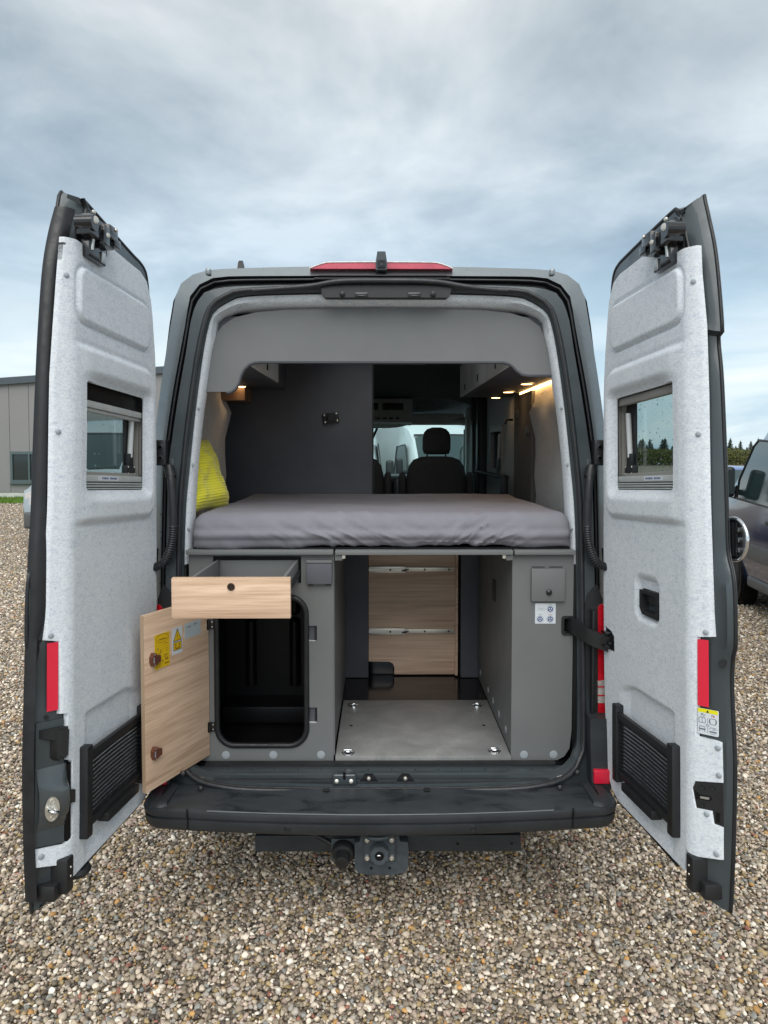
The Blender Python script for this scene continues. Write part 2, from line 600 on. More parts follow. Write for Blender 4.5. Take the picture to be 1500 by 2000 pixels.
def ellipsoid(c, rx, ry, rz, nu=20, nv=12, e=1.0):
    V, Fc = [], []
    sg = lambda t, p: math.copysign(abs(t) ** p, t)
    for j in range(nv + 1):
        ph = -math.pi / 2 + math.pi * j / nv
        for k in range(nu):
            th = 2 * math.pi * k / nu
            V.append((c[0] + rx * sg(math.cos(ph), e) * sg(math.cos(th), e), c[1] + ry * sg(math.cos(ph), e) * sg(math.sin(th), e), c[2] + rz * sg(math.sin(ph), e)))
    for j in range(nv):
        for k in range(nu):
            Fc.append((j * nu + k, j * nu + (k + 1) % nu, (j + 1) * nu + (k + 1) % nu, (j + 1) * nu + k))
    return V, Fc

COL = scene.collection
def obj(name, g, mat, parent=None, smooth=None, label=None, kind=None):
    me = bpy.data.meshes.new(name)
    me.from_pydata(g[0], [], g[1])
    bm = bmesh.new(); bm.from_mesh(me)
    bmesh.ops.recalc_face_normals(bm, faces=bm.faces)
    bm.to_mesh(me); bm.free()
    me.materials.append(MT[mat] if isinstance(mat, str) else mat)
    if smooth:
        for p in me.polygons:
            p.use_smooth = True
        me.set_sharp_from_angle(angle=R(smooth))
    o = bpy.data.objects.new(name, me)
    COL.objects.link(o)
    if parent is not None:
        o.parent = parent
        rt = parent
        loc = Vector(parent.location) if parent.type == 'EMPTY' else Vector((0, 0, 0))
        o.matrix_parent_inverse = Matrix.Translation(-loc)
    if label: o['label'] = label
    if kind: o['kind'] = kind
    return o

def thing(name, label, cat, loc=(0, 0, 0), group=None):
    o = bpy.data.objects.new(name, None)
    COL.objects.link(o)
    o.location = loc
    o.empty_display_size = 0.2
    o['label'] = label; o['category'] = cat
    if group: o['group'] = group
    return o

def tag(o, label, cat, group=None, kind=None):
    o['label'] = label; o['category'] = cat
    if group: o['group'] = group
    if kind: o['kind'] = kind
    return o

WORLD = {}
_obj0 = obj
def obj(name, g, mat, parent=None, smooth=None, label=None, kind=None, M=None):
    """One mesh object. g is in world coordinates, or in the object's own frame when M is given."""
    o = _obj0(name, g, mat, None, smooth, label, kind)
    W = M if M is not None else Matrix.Identity(4)
    o.matrix_basis = W
    WORLD[o.name] = W
    if parent is not None:
        o.parent = parent
        pw = WORLD.get(parent.name)
        if pw is None:
            pw = Matrix.Translation(Vector(parent.location))
        o.matrix_parent_inverse = pw.inverted()
    return o

def stroke(pts, w, fn, d0, d1):
    """flat printed line of width w through 2D points"""
    parts = []
    for (a, b), (c, e) in zip(pts[:-1], pts[1:]):
        L = math.hypot(c - a, e - b) or 1e-6
        nx, ny = -(e - b) / L * w / 2, (c - a) / L * w / 2
        parts.append(prism([(a + nx, b + ny), (c + nx, e + ny), (c - nx, e - ny), (a - nx, b - ny)], fn, d0, d1))
    return G(*parts)

def arc2(cx_, cy_, rx, ry, a0=0, a1=360, n=24):
    return [(cx_ + rx * math.cos(R(a0 + (a1 - a0) * k / n)), cy_ + ry * math.sin(R(a0 + (a1 - a0) * k / n))) for k in range(n + 1)]
# ------------------------------------------------------------------ ground
gm, gnt, gb = nmat('gravel_ground')
def gravel_ground():
    nt, b = gnt, gb
    def vor(sc):
        v = nt.nodes.new('ShaderNodeTexVoronoi')
        v.inputs['Scale'].default_value = 1.0
        v.inputs['Randomness'].default_value = 1.0
        nt.links.new(_coords(nt, sc), v.inputs['Vector'])
        return v
    v = vor((44, 44, 44))
    hs = nt.nodes.new('ShaderNodeSeparateColor')
    nt.links.new(v.outputs['Color'], hs.inputs[0])
    pal = _ramp(nt, hs.outputs[0], [(0.0, (0.09, 0.078, 0.062)), (0.25, (0.26, 0.22, 0.17)), (0.5, (0.37, 0.32, 0.255)), (0.75, (0.48, 0.425, 0.355)), (0.93, (0.36, 0.25, 0.13)), (1.0, (0.80, 0.77, 0.70))])
    edge = _ramp(nt, v.outputs['Distance'], [(0.40, (1, 1, 1)), (0.80, (0.42, 0.40, 0.38))])
    c = _mix(nt, 1.0, pal, edge, 'MULTIPLY')
    big = _noise(nt, (0.35, 0.35, 0.35), 4, 0.55, 0.4)
    c = _mix(nt, 1.0, c, _ramp(nt, big, [(0.3, (0.84, 0.84, 0.85)), (0.7, (1.10, 1.08, 1.06))]), 'MULTIPLY')
    gr = _noise(nt, (13, 13, 13), 6, 0.75)
    c = _mix(nt, 1.0, c, _ramp(nt, gr, [(0.32, (0.55, 0.54, 0.53)), (0.50, (0.98, 0.97, 0.96)), (0.68, (1.45, 1.43, 1.40))]), 'MULTIPLY')
    nt.links.new(c, b.inputs['Base Color'])
    b.inputs['Roughness'].default_value = 0.85
    inv = nt.nodes.new('ShaderNodeMath'); inv.operation = 'SUBTRACT'; inv.inputs[0].default_value = 1.0
    nt.links.new(v.outputs['Distance'], inv.inputs[1])
    _bump(nt, b, inv.outputs[0], 0.9, 0.02)
gravel_ground()
gnd = obj('ground', ([(-400, -60, 0), (400, -60, 0), (400, 900, 0), (-400, 900, 0)], [(0, 1, 2, 3)]), gm)
gnd['kind'] = 'structure'
gnd['label'] = 'flat gravel yard reaching to the horizon'

# loose stones lying over the yard: real pebbles, past counting
def gravel():
    rng = np.random.default_rng(3)
    src = bpy.data.collections.new('pebble_shapes')
    sm, snt, sb = nmat('pebble_stone')
    at = snt.nodes.new('ShaderNodeAttribute')
    at.attribute_type = 'INSTANCER'
    at.attribute_name = 'tone'
    n = _noise(snt, (60, 60, 60), 3, 0.6)
    c = _mix(snt, 1.0, at.outputs['Color'], _ramp(snt, n, [(0.3, (0.82, 0.82, 0.82)), (0.7, (1.12, 1.12, 1.12))]), 'MULTIPLY')
    snt.links.new(c, sb.inputs['Base Color'])
    sb.inputs['Roughness'].default_value = 0.62
    for k in range(9):
        bm = bmesh.new()
        bmesh.ops.create_icosphere(bm, subdivisions=2, radius=1.0)
        off = Vector((k * 7.3, k * 3.1, 2.0))
        sx, sy, sz = 1.0, random.uniform(0.62, 0.95), random.uniform(0.42, 0.72)
        cuts = [(Vector((random.gauss(0, 1), random.gauss(0, 1), random.gauss(0, 1))).normalized(), random.uniform(0.50, 0.86)) for _ in range(9)]
        for v in bm.verts:
            p = v.co.normalized()
            r = 1.0 + 0.28 * noise.noise(p * 1.1 + off)
            for d, h in cuts:
                q = p.dot(d) * r
                if q > h:
                    r *= (h + (q - h) * 0.12) / q
            v.co = Vector((p.x * r * sx, p.y * r * sy, p.z * r * sz))
        me = bpy.data.meshes.new('pebble_shape')
        bm.to_mesh(me); bm.free()
        for p in me.polygons: p.use_smooth = True
        me.materials.append(sm)
        so = bpy.data.objects.new('pebble_shape', me)
        src.objects.link(so)
    P, S = [], []
    def field(y0, y1, cell, size, keep, z):
        ny = int((y1 - y0) / cell)
        for i in range(ny):
            y = y0 + (i + 0.5) * cell
            xm = 0.56 * y + 0.35
            nx = int(2 * xm / cell)
            xs = -xm + (np.arange(nx) + rng.random(nx)) * cell
            ysv = y + (rng.random(nx) - 0.5) * cell * 1.3
            for x, yy in zip(xs, ysv):
                if keep(x, yy):
                    P.append((x, yy, z + rng.random() * 0.006)); S.append(size * (0.55 + 0.85 * rng.random() ** 1.5 + (0.45 if rng.random() < 0.02 else 0)))
    field(2.05, 4.3, 0.0150, 0.0098, lambda x, y: True, 0.003)
    field(2.05, 4.3, 0.0215, 0.0125, lambda x, y: True, 0.008)
    field(4.3, 7.0, 0.021, 0.0130, lambda x, y: abs(x) > 0.95, 0.004)
    field(7.0, 11.0, 0.030, 0.0170, lambda x, y: abs(x) > 2.4, 0.003)
    field(11.0, 16.0, 0.050, 0.0200, lambda x, y: abs(x) > 0.40 * y, 0.002)
    field(16.0, 25.0, 0.085, 0.0240, lambda x, y: abs(x) > 0.44 * y, 0.001)
    P = np.array(P); S = np.array(S)
    pal = np.array([(0.50, 0.43, 0.345), (0.37, 0.315, 0.24), (0.26, 0.215, 0.16), (0.34, 0.315, 0.28), (0.175, 0.145, 0.11), (0.085, 0.072, 0.06),
                    (0.64, 0.57, 0.48), (0.70, 0.66, 0.585), (0.31, 0.235, 0.12), (0.42, 0.24, 0.085), (0.27, 0.12, 0.085), (0.22, 0.225, 0.21), (0.36, 0.285, 0.24)])
    w = np.array([12, 15, 15, 9, 13, 7, 8, 5, 9, 2.2, 1.3, 5, 9]); w = w / w.sum()
    ci = rng.choice(len(pal), len(P), p=w)
    col = np.clip(pal[ci] * np.array([1.03, 1.0, 0.965]) * (0.99 + 0.50 * rng.random((len(P), 1))), 0, 1)
    me = bpy.data.meshes.new('gravel')
    me.vertices.add(len(P))
    me.vertices.foreach_set('co', P.astype(np.float32).ravel())
    a = me.attributes.new('tone', 'FLOAT_COLOR', 'POINT')
    a.data.foreach_set('color', np.hstack([col, np.ones((len(P), 1))]).astype(np.float32).ravel())
    s = me.attributes.new('size', 'FLOAT', 'POINT')
    s.data.foreach_set('value', S.astype(np.float32))
    o = bpy.data.objects.new('gravel', me)
    COL.objects.link(o)
    ng = bpy.data.node_groups.new('scatter_pebbles', 'GeometryNodeTree')
    ng.interface.new_socket('Geometry', in_out='INPUT', socket_type='NodeSocketGeometry')
    ng.interface.new_socket('Geometry', in_out='OUTPUT', socket_type='NodeSocketGeometry')
    N, Lk = ng.nodes, ng.links
    gi, go = N.new('NodeGroupInput'), N.new('NodeGroupOutput')
    ci_ = N.new('GeometryNodeCollectionInfo')
    ci_.inputs['Collection'].default_value = src
    ci_.inputs['Separate Children'].default_value = True
    ci_.inputs['Reset Children'].default_value = True
    ip = N.new('GeometryNodeInstanceOnPoints')
    ip.inputs['Pick Instance'].default_value = True
    rv = N.new('FunctionNodeRandomValue'); rv.data_type = 'FLOAT_VECTOR'
    rv.inputs[0].default_value = (-0.55, -0.55, 0.0)
    rv.inputs[1].default_value = (0.55, 0.55, 6.283)
    na = N.new('GeometryNodeInputNamedAttribute'); na.data_type = 'FLOAT'
    na.inputs[0].default_value = 'size'
    Lk.new(gi.outputs[0], ip.inputs['Points'])
    Lk.new(ci_.outputs[0], ip.inputs['Instance'])
    Lk.new(rv.outputs[0], ip.inputs['Rotation'])
    Lk.new(na.outputs[0], ip.inputs['Scale'])
    Lk.new(ip.outputs[0], go.inputs[0])
    md = o.modifiers.new('scatter', 'NODES')
    md.node_group = ng
    tag(o, 'loose grey, tan and white gravel pebbles covering the yard', 'gravel', kind='stuff')
gravel()

# ------------------------------------------------------------------ the camper van
T3 = math.tan(R(3))
van = thing('camper_van', 'dark grey camper van seen from behind with both rear doors wide open', 'camper van', (0, 5.2, 0))
def rp(x, z, dy):                       # a point on the leaning rear plane
    return (x, 2.90 + dy + (z - 0.5) * T3, z)
def mirror_half(pts):                   # right half from the top centre down -> whole open line, right foot to left foot
    return list(reversed(pts)) + [(-x, y, z) for x, y, z in pts[1:]]
def half(xz, dy, n=46):
    P = [rp(0, xz[0][1], dy)] + [rp(x, z, dy) for x, z in xz[1:]]
    return smooth_path(P, n)
A_ = [(0, 2.651), (0.349, 2.643), (0.616, 2.630), (0.772, 2.617), (0.850, 2.586), (0.890, 2.519), (0.916, 2.374), (0.945, 2.152), (0.971, 1.886), (0.979, 1.597), (0.986, 1.155), (0.989, 0.735), (0.990, 0.493)]
B_ = [(0, 2.587), (0.333, 2.585), (0.608, 2.583), (0.690, 2.576), (0.735, 2.556), (0.769, 2.530), (0.788, 2.490), (0.811, 2.350), (0.853, 2.122), (0.884, 1.902), (0.896, 1.716), (0.905, 1.189), (0.905, 0.768), (0.905, 0.50)]
C_ = [(0, 2.548), (0.279, 2.542), (0.589, 2.534), (0.690, 2.520), (0.735, 2.492), (0.770, 2.410), (0.793, 2.270), (0.825, 2.081), (0.852, 1.893), (0.866, 1.742), (0.876, 1.196), (0.876, 0.779), (0.876, 0.50)]
hA, hB, hC = half(A_, 0.18), half(B_, 0.03), half(C_, 0.0)
mid = [tuple(Vector(a).lerp(Vector(b), 0.5) + Vector(((0.016 if a[0] > 0.75 else 0.016 * a[0] / 0.75), -0.035, 0.018 if a[2] > 2.5 else 0.004))) for a, b in zip(hA, hB)]
ab1 = [tuple(Vector(a).lerp(Vector(b), 0.2) + Vector((0.006 if a[0] > 0.7 else 0, -0.014, 0.008 if a[2] > 2.5 else 0))) for a, b in zip(hA, hB)]
def fw(h, y, k=1.0):
    return [(x * k, y, z) for x, _, z in h]
HATCH = ((3.55, 4.05), (5.05, 5.60))      # two roof lights over bed and gangway
def skip_hatch(g, hw):
    V, Fc = g
    out = []
    for f in Fc:
        c = [sum(V[i][k] for i in f) / len(f) for k in range(3)]
        if c[2] > 2.2 and all(abs(V[i][0]) < hw for i in f) and any(a < c[1] < b for a, b in HATCH):
            continue
        out.append(f)
    return V, out
ys_ = [3.5] + [y for h in HATCH for y in h] + [6.3]
obj('body', skip_hatch(loft([mirror_half(p) for p in (hB, mid, ab1, hA)] + [mirror_half(fw(hA, y)) for y in ys_], closed=False), 0.30), 'paint', van, 40)
for a, b in HATCH:
    rh = obj('roof_light', panel([(-0.34, a - 0.03), (0.34, a - 0.03), (0.34, b + 0.03), (-0.34, b + 0.03)], [[(-0.27, a + 0.02), (0.27, a + 0.02), (0.27, b - 0.02), (-0.27, b - 0.02)]], lambda u, v, d: (u, v, d), 2.52, 2.665), 'white_plastic', van, 30)
    obj('roof_dome', loft([[(x, y, 2.666 + 0.03 * (1 - (x / 0.3) ** 2)) for x in np.linspace(-0.30, 0.30, 7)] for y in (a, (a + b) / 2, b)], closed=False), 'glass_dome', rh, 60)
# black channel between body edge and door flange
ch = [tuple(Vector(a).lerp(Vector(b), 0.45) + Vector((0, 0.05, 0))) for a, b in zip(hB, hC)]
obj('seal_channel', loft([mirror_half(p) for p in (hB, ch, hC)], closed=False), 'rubber', van, 60)
lip = [tuple(Vector(a).lerp(Vector(b), 0.35) + Vector((0, 0.012, 0))) for a, b in zip(hB, hC)]
obj('weather_strip', tube(mirror_half(lip), 0.005, 8), 'seal_grey', van, 60)

# flange of the rear opening and the rubber seal pressed on it
D_side = [(0, 2.533), (0.329, 2.528), (0.575, 2.515), (0.642, 2.490), (0.688, 2.459), (0.713, 2.406), (0.744, 2.270), (0.777, 2.044), (0.802, 1.818), (0.818, 1.592), (0.823, 1.196)]
D_bot = [(0.822, 2.89, 0.70), (0.803, 2.87, 0.628), (0.770, 2.84, 0.588), (0.708, 2.81, 0.562), (0.620, 2.79, 0.551), (0.515, 2.78, 0.544), (0.235, 2.78, 0.537), (0.0, 2.78, 0.536)]
E_side = [(0, 2.515), (0.329, 2.512), (0.560, 2.500), (0.632, 2.473), (0.675, 2.444), (0.700, 2.398), (0.727, 2.268), (0.757, 2.044), (0.780, 1.818), (0.799, 1.592), (0.806, 1.196)]
E_bot = [(0.804, 2.92, 0.72), (0.788, 2.90, 0.643), (0.760, 2.87, 0.60), (0.698, 2.84, 0.572), (0.615, 2.82, 0.562), (0.515, 2.81, 0.557), (0.235, 2.81, 0.550), (0.0, 2.81, 0.549)]
def ring(side, bot, dy, n=170):
    P = [rp(x, z, dy) for x, z in side] + bot
    full = P + [(-x, y, z) for x, y, z in reversed(P[1:-1])]
    return smooth_path(full, n, closed=True)
ringD = ring(D_side, D_bot, -0.002)
ringE = ring(E_side, E_bot, 0.02)
ringE2 = [(x * 1.012, y + 0.05, z + (0.012 if z > 2.3 else 0)) for x, y, z in ringE]
# flange: from the C line in to the D ring (closed loop with square foot)
P = [rp(x, z, 0.0) for x, z in C_[:-1]] + [rp(0.876, 0.62, 0), (0.86, 2.88, 0.535), (0.80, 2.85, 0.505), (0.60, 2.80, 0.492), (0.30, 2.785, 0.49), (0.0, 2.785, 0.49)]
ringC = smooth_path(P + [(-x, y, z) for x, y, z in reversed(P[1:-1])], 170, closed=True)
rf = obj('rear_frame', G(loft([ringC, ringD]), loft([ringD, ringE, ringE2])), 'paint_matt', van, 40)
obj('opening_seal', tube(ringD, 0.0105, 10, closed=True), 'seal_grey', van, 60)
obj('seal_lip', tube([(x * 0.988, y - 0.004, z) if z > 0.6 else (x, y + 0.012, z + 0.006) for x, y, z in ringD], 0.0045, 8, closed=True), 'rubber', rf, 60)
for s in (1, -1):                       # bright step trim in the lower corners
    Q = [(s * 0.792, 2.875, 0.610), (s * 0.772, 2.858, 0.587), (s * 0.735, 2.838, 0.572), (s * 0.700, 2.828, 0.566)]
    obj('corner_trim', tube(smooth_path(Q, 10), 0.007, 8, flat=0.5), 'alu', rf, 60)
    obj('roof_cap', box(s * 0.700 - 0.011, s * 0.700 + 0.011, 2.985, 3.015, 2.575, 2.604, 0.008, 3), 'paint', van, 50)
    # lower pillar cladding, lamp pocket, hinge leaves
    cl = [(0.815, 0.56), (0.90, 0.52), (0.905, 1.26), (0.882, 1.32), (0.845, 1.28), (0.825, 1.20), (0.833, 0.78)]
    fnc = lambda a, b, d, s=s: (s * a, 2.905 + d + (b - 0.5) * T3, b)
    obj('pillar_cladding', prism(cl, fnc, 0.02, -0.012), 'plastic', van, 30)
    obj('pillar_ridge', box(s * 0.852, s * 0.862, 2.888, 2.93, 0.62, 1.22, 0.004), 'plastic', van, 30)
    for zc in (1.855, 0.74):
        h = obj('hinge', G(box(s * 0.868, s * 0.918, 2.93 + (zc - 0.5) * T3 - 0.055, 2.96 + (zc - 0.5) * T3, zc - 0.052, zc + 0.052, 0.008, 2),
                           cyl((s * 0.921, 2.90 + (zc - 0.5) * T3, zc - 0.05), (s * 0.921, 2.90 + (zc - 0.5) * T3, zc + 0.05), 0.013)), 'plastic' if zc < 1 else 'seal_grey', van, 40)
        for dz in (-0.022, 0.022):
            yb = 2.875 + (zc - 0.5) * T3
            obj('hinge_bolt', lathe((s * 0.890, yb + 0.004, zc + dz), (0, -1, 0), [(0, 0.013), (0.006, 0.013), (0.008, 0.008), (0.008, 0.006), (0.004, 0.005)], 14), 'rubber', h, 40)
    # rear lamp cluster
    zl = [0.80, 0.815, 1.20, 1.235]
    lp = [(0.883, 0.802), (0.960, 0.802), (0.962, 1.20), (0.945, 1.238), (0.895, 1.240), (0.883, 1.225)]
    tl = obj('tail_light', prism(lp, fnc, 0.02, -0.022), 'red_light', van, 35)
    obj('lamp_band', prism([(0.8815, 0.842), (0.963, 0.842), (0.963, 0.945), (0.8815, 0.930)], fnc, 0.0, -0.024), 'lamp_clear', tl)
    for zq in (0.87, 0.905, 0.985, 1.09):
        obj('lamp_divider', prism([(0.8812, zq), (0.9632, zq), (0.9632, zq + 0.005), (0.8812, zq + 0.005)], fnc, 0.0, -0.0252), 'red_light', tl)
    # corrugated cable hose to the door
    hp = [(s * 0.850, 2.93, 1.80), (s * 0.836, 2.905, 1.742), (s * 0.829, 2.90, 1.62), (s * 0.832, 2.90, 1.52), (s * 0.846, 2.895, 1.455), (s * 0.868, 2.885, 1.413), (s * 0.905, 2.87, 1.400)]
    sp = smooth_path(hp, 96)
    rad = [0.0165 if sp[i][2] > 1.56 else (0.0185 if i % 2 else 0.0150) for i in range(96)]
    obj('cable_hose', tube(sp, rad, 12), 'seal_grey', van, 50)
    obj('hose_grommet', tube([(s * 0.858, 2.955, 1.79), (s * 0.848, 2.925, 1.79), (s * 0.838, 2.912, 1.755)], 0.0215, 12), 'rubber', van, 50)
    obj('wall_post', box(s * 0.842, s * 0.862, 2.965, 3.02, 1.33, 1.83, 0.004), 'paint_matt', van, 30)

# felt strips framing the opening inside
def strip(side_out, side_in, dyo, dyi, zmin, n=60):
    o = [p for p in smooth_path([rp(x, z, dyo) for x, z in side_out], n)]
    i = [p for p in smooth_path([rp(x, z, dyi) for x, z in side_in], n)]
    return o, i
F_side = [(0, 2.463), (0.340, 2.461), (0.560, 2.452), (0.640, 2.430), (0.683, 2.400), (0.706, 2.350), (0.726, 2.268), (0.749, 2.127), (0.771, 1.972), (0.792, 1.738), (0.802, 1.505), (0.806, 1.395)]
Eo = [(0, 2.509), (0.329, 2.506), (0.556, 2.496), (0.628, 2.469), (0.671, 2.440), (0.697, 2.394), (0.724, 2.264), (0.755, 2.044), (0.778, 1.818), (0.798, 1.592), (0.806, 1.395)]
Eo = [(x + 0.008, z) for x, z in Eo]; Eo[0] = (0, Eo[0][1])
F_side = [(x - (0.019 if x > 0.7 else 0), z) for x, z in F_side]
eo, fi = half(Eo, 0.03, 60), half(F_side, 0.11, 60)
bul = [tuple(Vector(a).lerp(Vector(b), 0.50) + Vector((0, -0.036, 0))) for a, b in zip(eo, fi)]
bul2 = [tuple(Vector(a).lerp(Vector(b), 0.85) + Vector((0, -0.026, 0))) for a, b in zip(eo, fi)]
fi2 = [(x + (0.03 if x > 0.6 else 0.03 * x / 0.6), y + 0.045, z) for x, y, z in fi]
k_top = 30
for s, nm in ((1, 'felt_pillar_strip'), (-1, 'felt_pillar_strip')):
    loops = [[(s * x, y, z) for x, y, z in l[k_top:]] for l in (eo, bul, bul2, fi, fi2)]
    o = obj(nm, loft(loops, closed=False), 'felt', van, 60)
    for q in (0.25, 0.55, 0.85):
        p = loops[1][int(q * (len(loops[1]) - 1))]
        obj('fixing_cap', lathe((p[0] - s * 0.004, p[1] + 0.004, p[2]), (-s * 0.5, -1, 0), [(0, 0.007), (0.006, 0.006), (0.008, 0.003)], 12), 'cap', o, 40)
loops = [mirror_half([p for p in l[:k_top + 1]]) for l in (eo, bul, bul2, fi, fi2)]
obj('felt_arch', loft(loops, closed=False), 'felt', van, 60)

# lock bridge in the middle of the top
fnT = lambda a, b, d: (a, 2.90 + d + (b - 0.5) * T3, b)
br = obj('lock_bridge', prism([(-0.243, 2.535), (-0.238, 2.500), (-0.225, 2.487), (0.270, 2.487), (0.285, 2.500), (0.291, 2.535), (0.24, 2.553), (-0.20, 2.553)], fnT, 0.10, -0.012), 'plastic', van, 30)
obj('seal_hump', tube(smooth_path([rp(-0.52, 2.5165, -0.003), rp(-0.40, 2.5245, -0.006), rp(-0.28, 2.533, -0.014), rp(-0.17, 2.549, -0.024), rp(0.0, 2.552, -0.026), rp(0.21, 2.549, -0.024), rp(0.33, 2.533, -0.014), rp(0.42, 2.5235, -0.006), rp(0.52, 2.5165, -0.003)], 40), 0.0112, 10), 'seal_grey', br, 60)
obj('buffer_rail', G(box(-0.27, 0.285, 2.993, 3.01, 2.560, 2.568, 0.002), box(-0.25, 0.27, 2.988, 3.01, 2.572, 2.578, 0.002)), 'plastic', br, 30)
for xk in (-0.077, 0.138):
    obj('striker', G(box(xk - 0.026, xk + 0.026, 2.984, 2.994, 2.487, 2.506, 0.003)), 'plastic_gloss', br, 30)
    obj('striker_pin', cyl((xk - 0.012, 2.978, 2.490), (xk + 0.012, 2.978, 2.490), 0.004, n=10), 'plastic_gloss', br, 40)
for xk in (-0.155, 0.215):
    obj('bridge_screw', lathe((xk, 2.992, 2.500), (0, -1, 0), [(0, 0.011), (0.007, 0.011), (0.010, 0.006)], 14), 'rubber', br, 40)

# high brake lamp, rear camera, aerial
bl = obj('brake_light', prism([(-0.292, 2.612), (-0.245, 2.630), (-0.205, 2.636), (0.215, 2.636), (0.255, 2.630), (0.300, 2.612)], lambda a, b, d: (a, d, b), 3.03, 3.16), 'brake_lens', van, 30)
obj('lamp_rim', tube(smooth_path([(-0.292, 3.03, 2.613), (-0.24, 3.03, 2.632), (-0.18, 3.03, 2.638), (0.19, 3.03, 2.638), (0.25, 3.03, 2.632), (0.300, 3.03, 2.613)], 24), 0.003, 8), 'lamp_clear', bl, 60)
ca = obj('rear_camera', prism([(-0.024, 2.598), (0.020, 2.598), (0.022, 2.625), (0.0145, 2.672), (-0.0185, 2.672), (-0.026, 2.625)], lambda a, b, d: (a + 0.006, d, b), 2.99, 3.08), 'paint_matt', van, 35)
obj('lens_housing', prism([(-0.016, 2.606), (0.015, 2.606), (0.018, 2.622), (0.014, 2.636), (-0.015, 2.636), (-0.019, 2.622)], lambda a, b, d: (a + 0.005, d, b), 2.992, 2.982), 'plastic_gloss', ca, 35)
obj('lens', lathe((0.005, 2.982, 2.622), (0, -1, 0), [(0, 0.008), (0.004, 0.008), (0.003, 0.005)], 14), 'rubber', ca, 40)
obj('aerial', prism([(0.0, 0.0), (0.13, 0.0), (0.055, 0.105), (0.035, 0.118), (0.02, 0.105)], lambda a, b, d: (-0.662 + d * (1 - 0.55 * b / 0.118), 3.46 + a, 2.645 + b), -0.021, 0.021), 'plastic', van, 30)

# cab front: side walls with window, roof slope, bonnet, glass
sideprof = [(6.3, 0.35), (6.3, 2.60), (6.45, 2.60), (7.15, 2.19), (7.98, 1.30), (8.62, 1.10), (8.82, 0.92), (8.86, 0.35)]
hole = [(6.38, 1.34), (6.38, 1.98), (6.98, 2.03), (7.20, 1.90), (7.62, 1.36)]
def wx(z):
    return 0.985 - 0.055 * max(0, (z - 1.2)) / 1.0
cs = obj('cab_shell', G(*[panel(sideprof, [hole], lambda a, b, d, s=s: (s * (wx(b) + d), a, b), -0.06, 0.0) for s in (1, -1)],
      loft([[(x, 6.3, 2.62 - 0.03 * abs(x)) for x in (-0.93, -0.5, 0, 0.5, 0.93)], [(x, 6.5, 2.60 - 0.03 * abs(x)) for x in (-0.92, -0.5, 0, 0.5, 0.92)], [(x, 7.16, 2.20 - 0.04 * abs(x)) for x in (-0.93, -0.5, 0, 0.5, 0.93)]], closed=False),
      loft([[(x, 7.98 - 0.12 * abs(x), 1.30) for x in (-0.96, -0.5, 0, 0.5, 0.96)], [(x, 8.62 - 0.15 * abs(x), 1.10) for x in (-0.96, -0.5, 0, 0.5, 0.96)], [(x, 8.86 - 0.15 * abs(x), 0.90) for x in (-0.96, -0.5, 0, 0.5, 0.96)], [(x, 8.9 - 0.15 * abs(x), 0.35) for x in (-0.96, -0.5, 0, 0.5, 0.96)]], closed=False)), 'paint', van, 30)
ws = loft([[(x, 7.16 + 0.80 * t - 0.10 * abs(x) ** 2, 2.195 - 0.88 * t - 0.02 * abs(x)) for x in np.linspace(-0.93, 0.93, 11)] for t in (0, 0.25, 0.5, 0.75, 1.0)], closed=False)
obj('windscreen', ws, 'glass_cab', van, 60)
for s in (1, -1):
    obj('side_glass', prism(hole, lambda a, b, d, s=s: (s * (wx(b) - 0.03 + d), a, b), 0, 0.004), 'glass_cab', van)
# wheels
def wheel(par, x, y, r=0.345, w=0.22, name='wheel', sgn=1):
    ty = obj(name, lathe((x - sgn * w / 2, y, r), (sgn, 0, 0), [(0, r * 0.62), (0.01, r * 0.93), (0.04, r), (w - 0.04, r), (w - 0.01, r * 0.93), (w, r * 0.64)], 32), 'tyre', par, 40)
    obj('rim', lathe((x + sgn * (w / 2 - 0.012), y, r), (sgn, 0, 0), [(0, r * 0.64), (0.025, r * 0.62), (0.010, r * 0.5), (0.022, r * 0.22), (0.03, r * 0.1)], 24), 'alu', ty, 40)
    return ty
for x in (-0.86, 0.86):
    for y in (4.15, 7.75):
        wheel(van, x, y, sgn=1 if x > 0 else -1)

MT['edge_highlight'] = simple('bumper_lip_highlight', (0.11, 0.12, 0.125), 0.4)  # lighter grey that paints the soft highlight on the bumper lip
# bumper: nested outlines, each set in by d from the rear face
def bline(d, z, n_front=15):
    W, r = 0.900 - d, max(0.022, 0.085 - 0.6 * d)
    half_ = []
    xe = W - r
    for x in np.linspace(0, xe, n_front):
        half_.append((x, 2.588 + d + 0.05 * (x / 0.8) ** 2, z))
    ye = 2.588 + d + 0.05 * (xe / 0.8) ** 2
    for k in range(1, 9):
        a = R(90 * k / 8)
        half_.append((xe + r * math.sin(a), ye + r * (1 - math.cos(a)), z))
    half_.append((W, 2.95, z))
    half_.append((W, 3.30, z))
    return [(-x, y, z_) for x, y, z_ in reversed(half_[1:])] + half_
sec = [(0.004, 0.536), (0.0, 0.526), (0.003, 0.509), (0.012, 0.505), (0.012, 0.500), (0.004, 0.497), (0.006, 0.470), (0.016, 0.455), (0.07, 0.43), (0.19, 0.42)]
bm_ = obj('bumper', loft([bline(d, z) for d, z in sec], closed=False), 'bumper', van, 35)
obj('bumper_step', loft([bline(d, z) for d, z in ((0.185, 0.548), (0.15, 0.5425), (0.06, 0.541), (0.014, 0.540), (0.004, 0.536))], closed=False), 'wet', bm_, 35)
obj('step_highlight', tube([(x, y - 0.001, z + 0.0035) for x, y, z in bline(0.004, 0.536) if abs(x) < 0.69], 0.0026, 6), 'edge_highlight', bm_, 60)  # thin painted highlight following the lip of the step
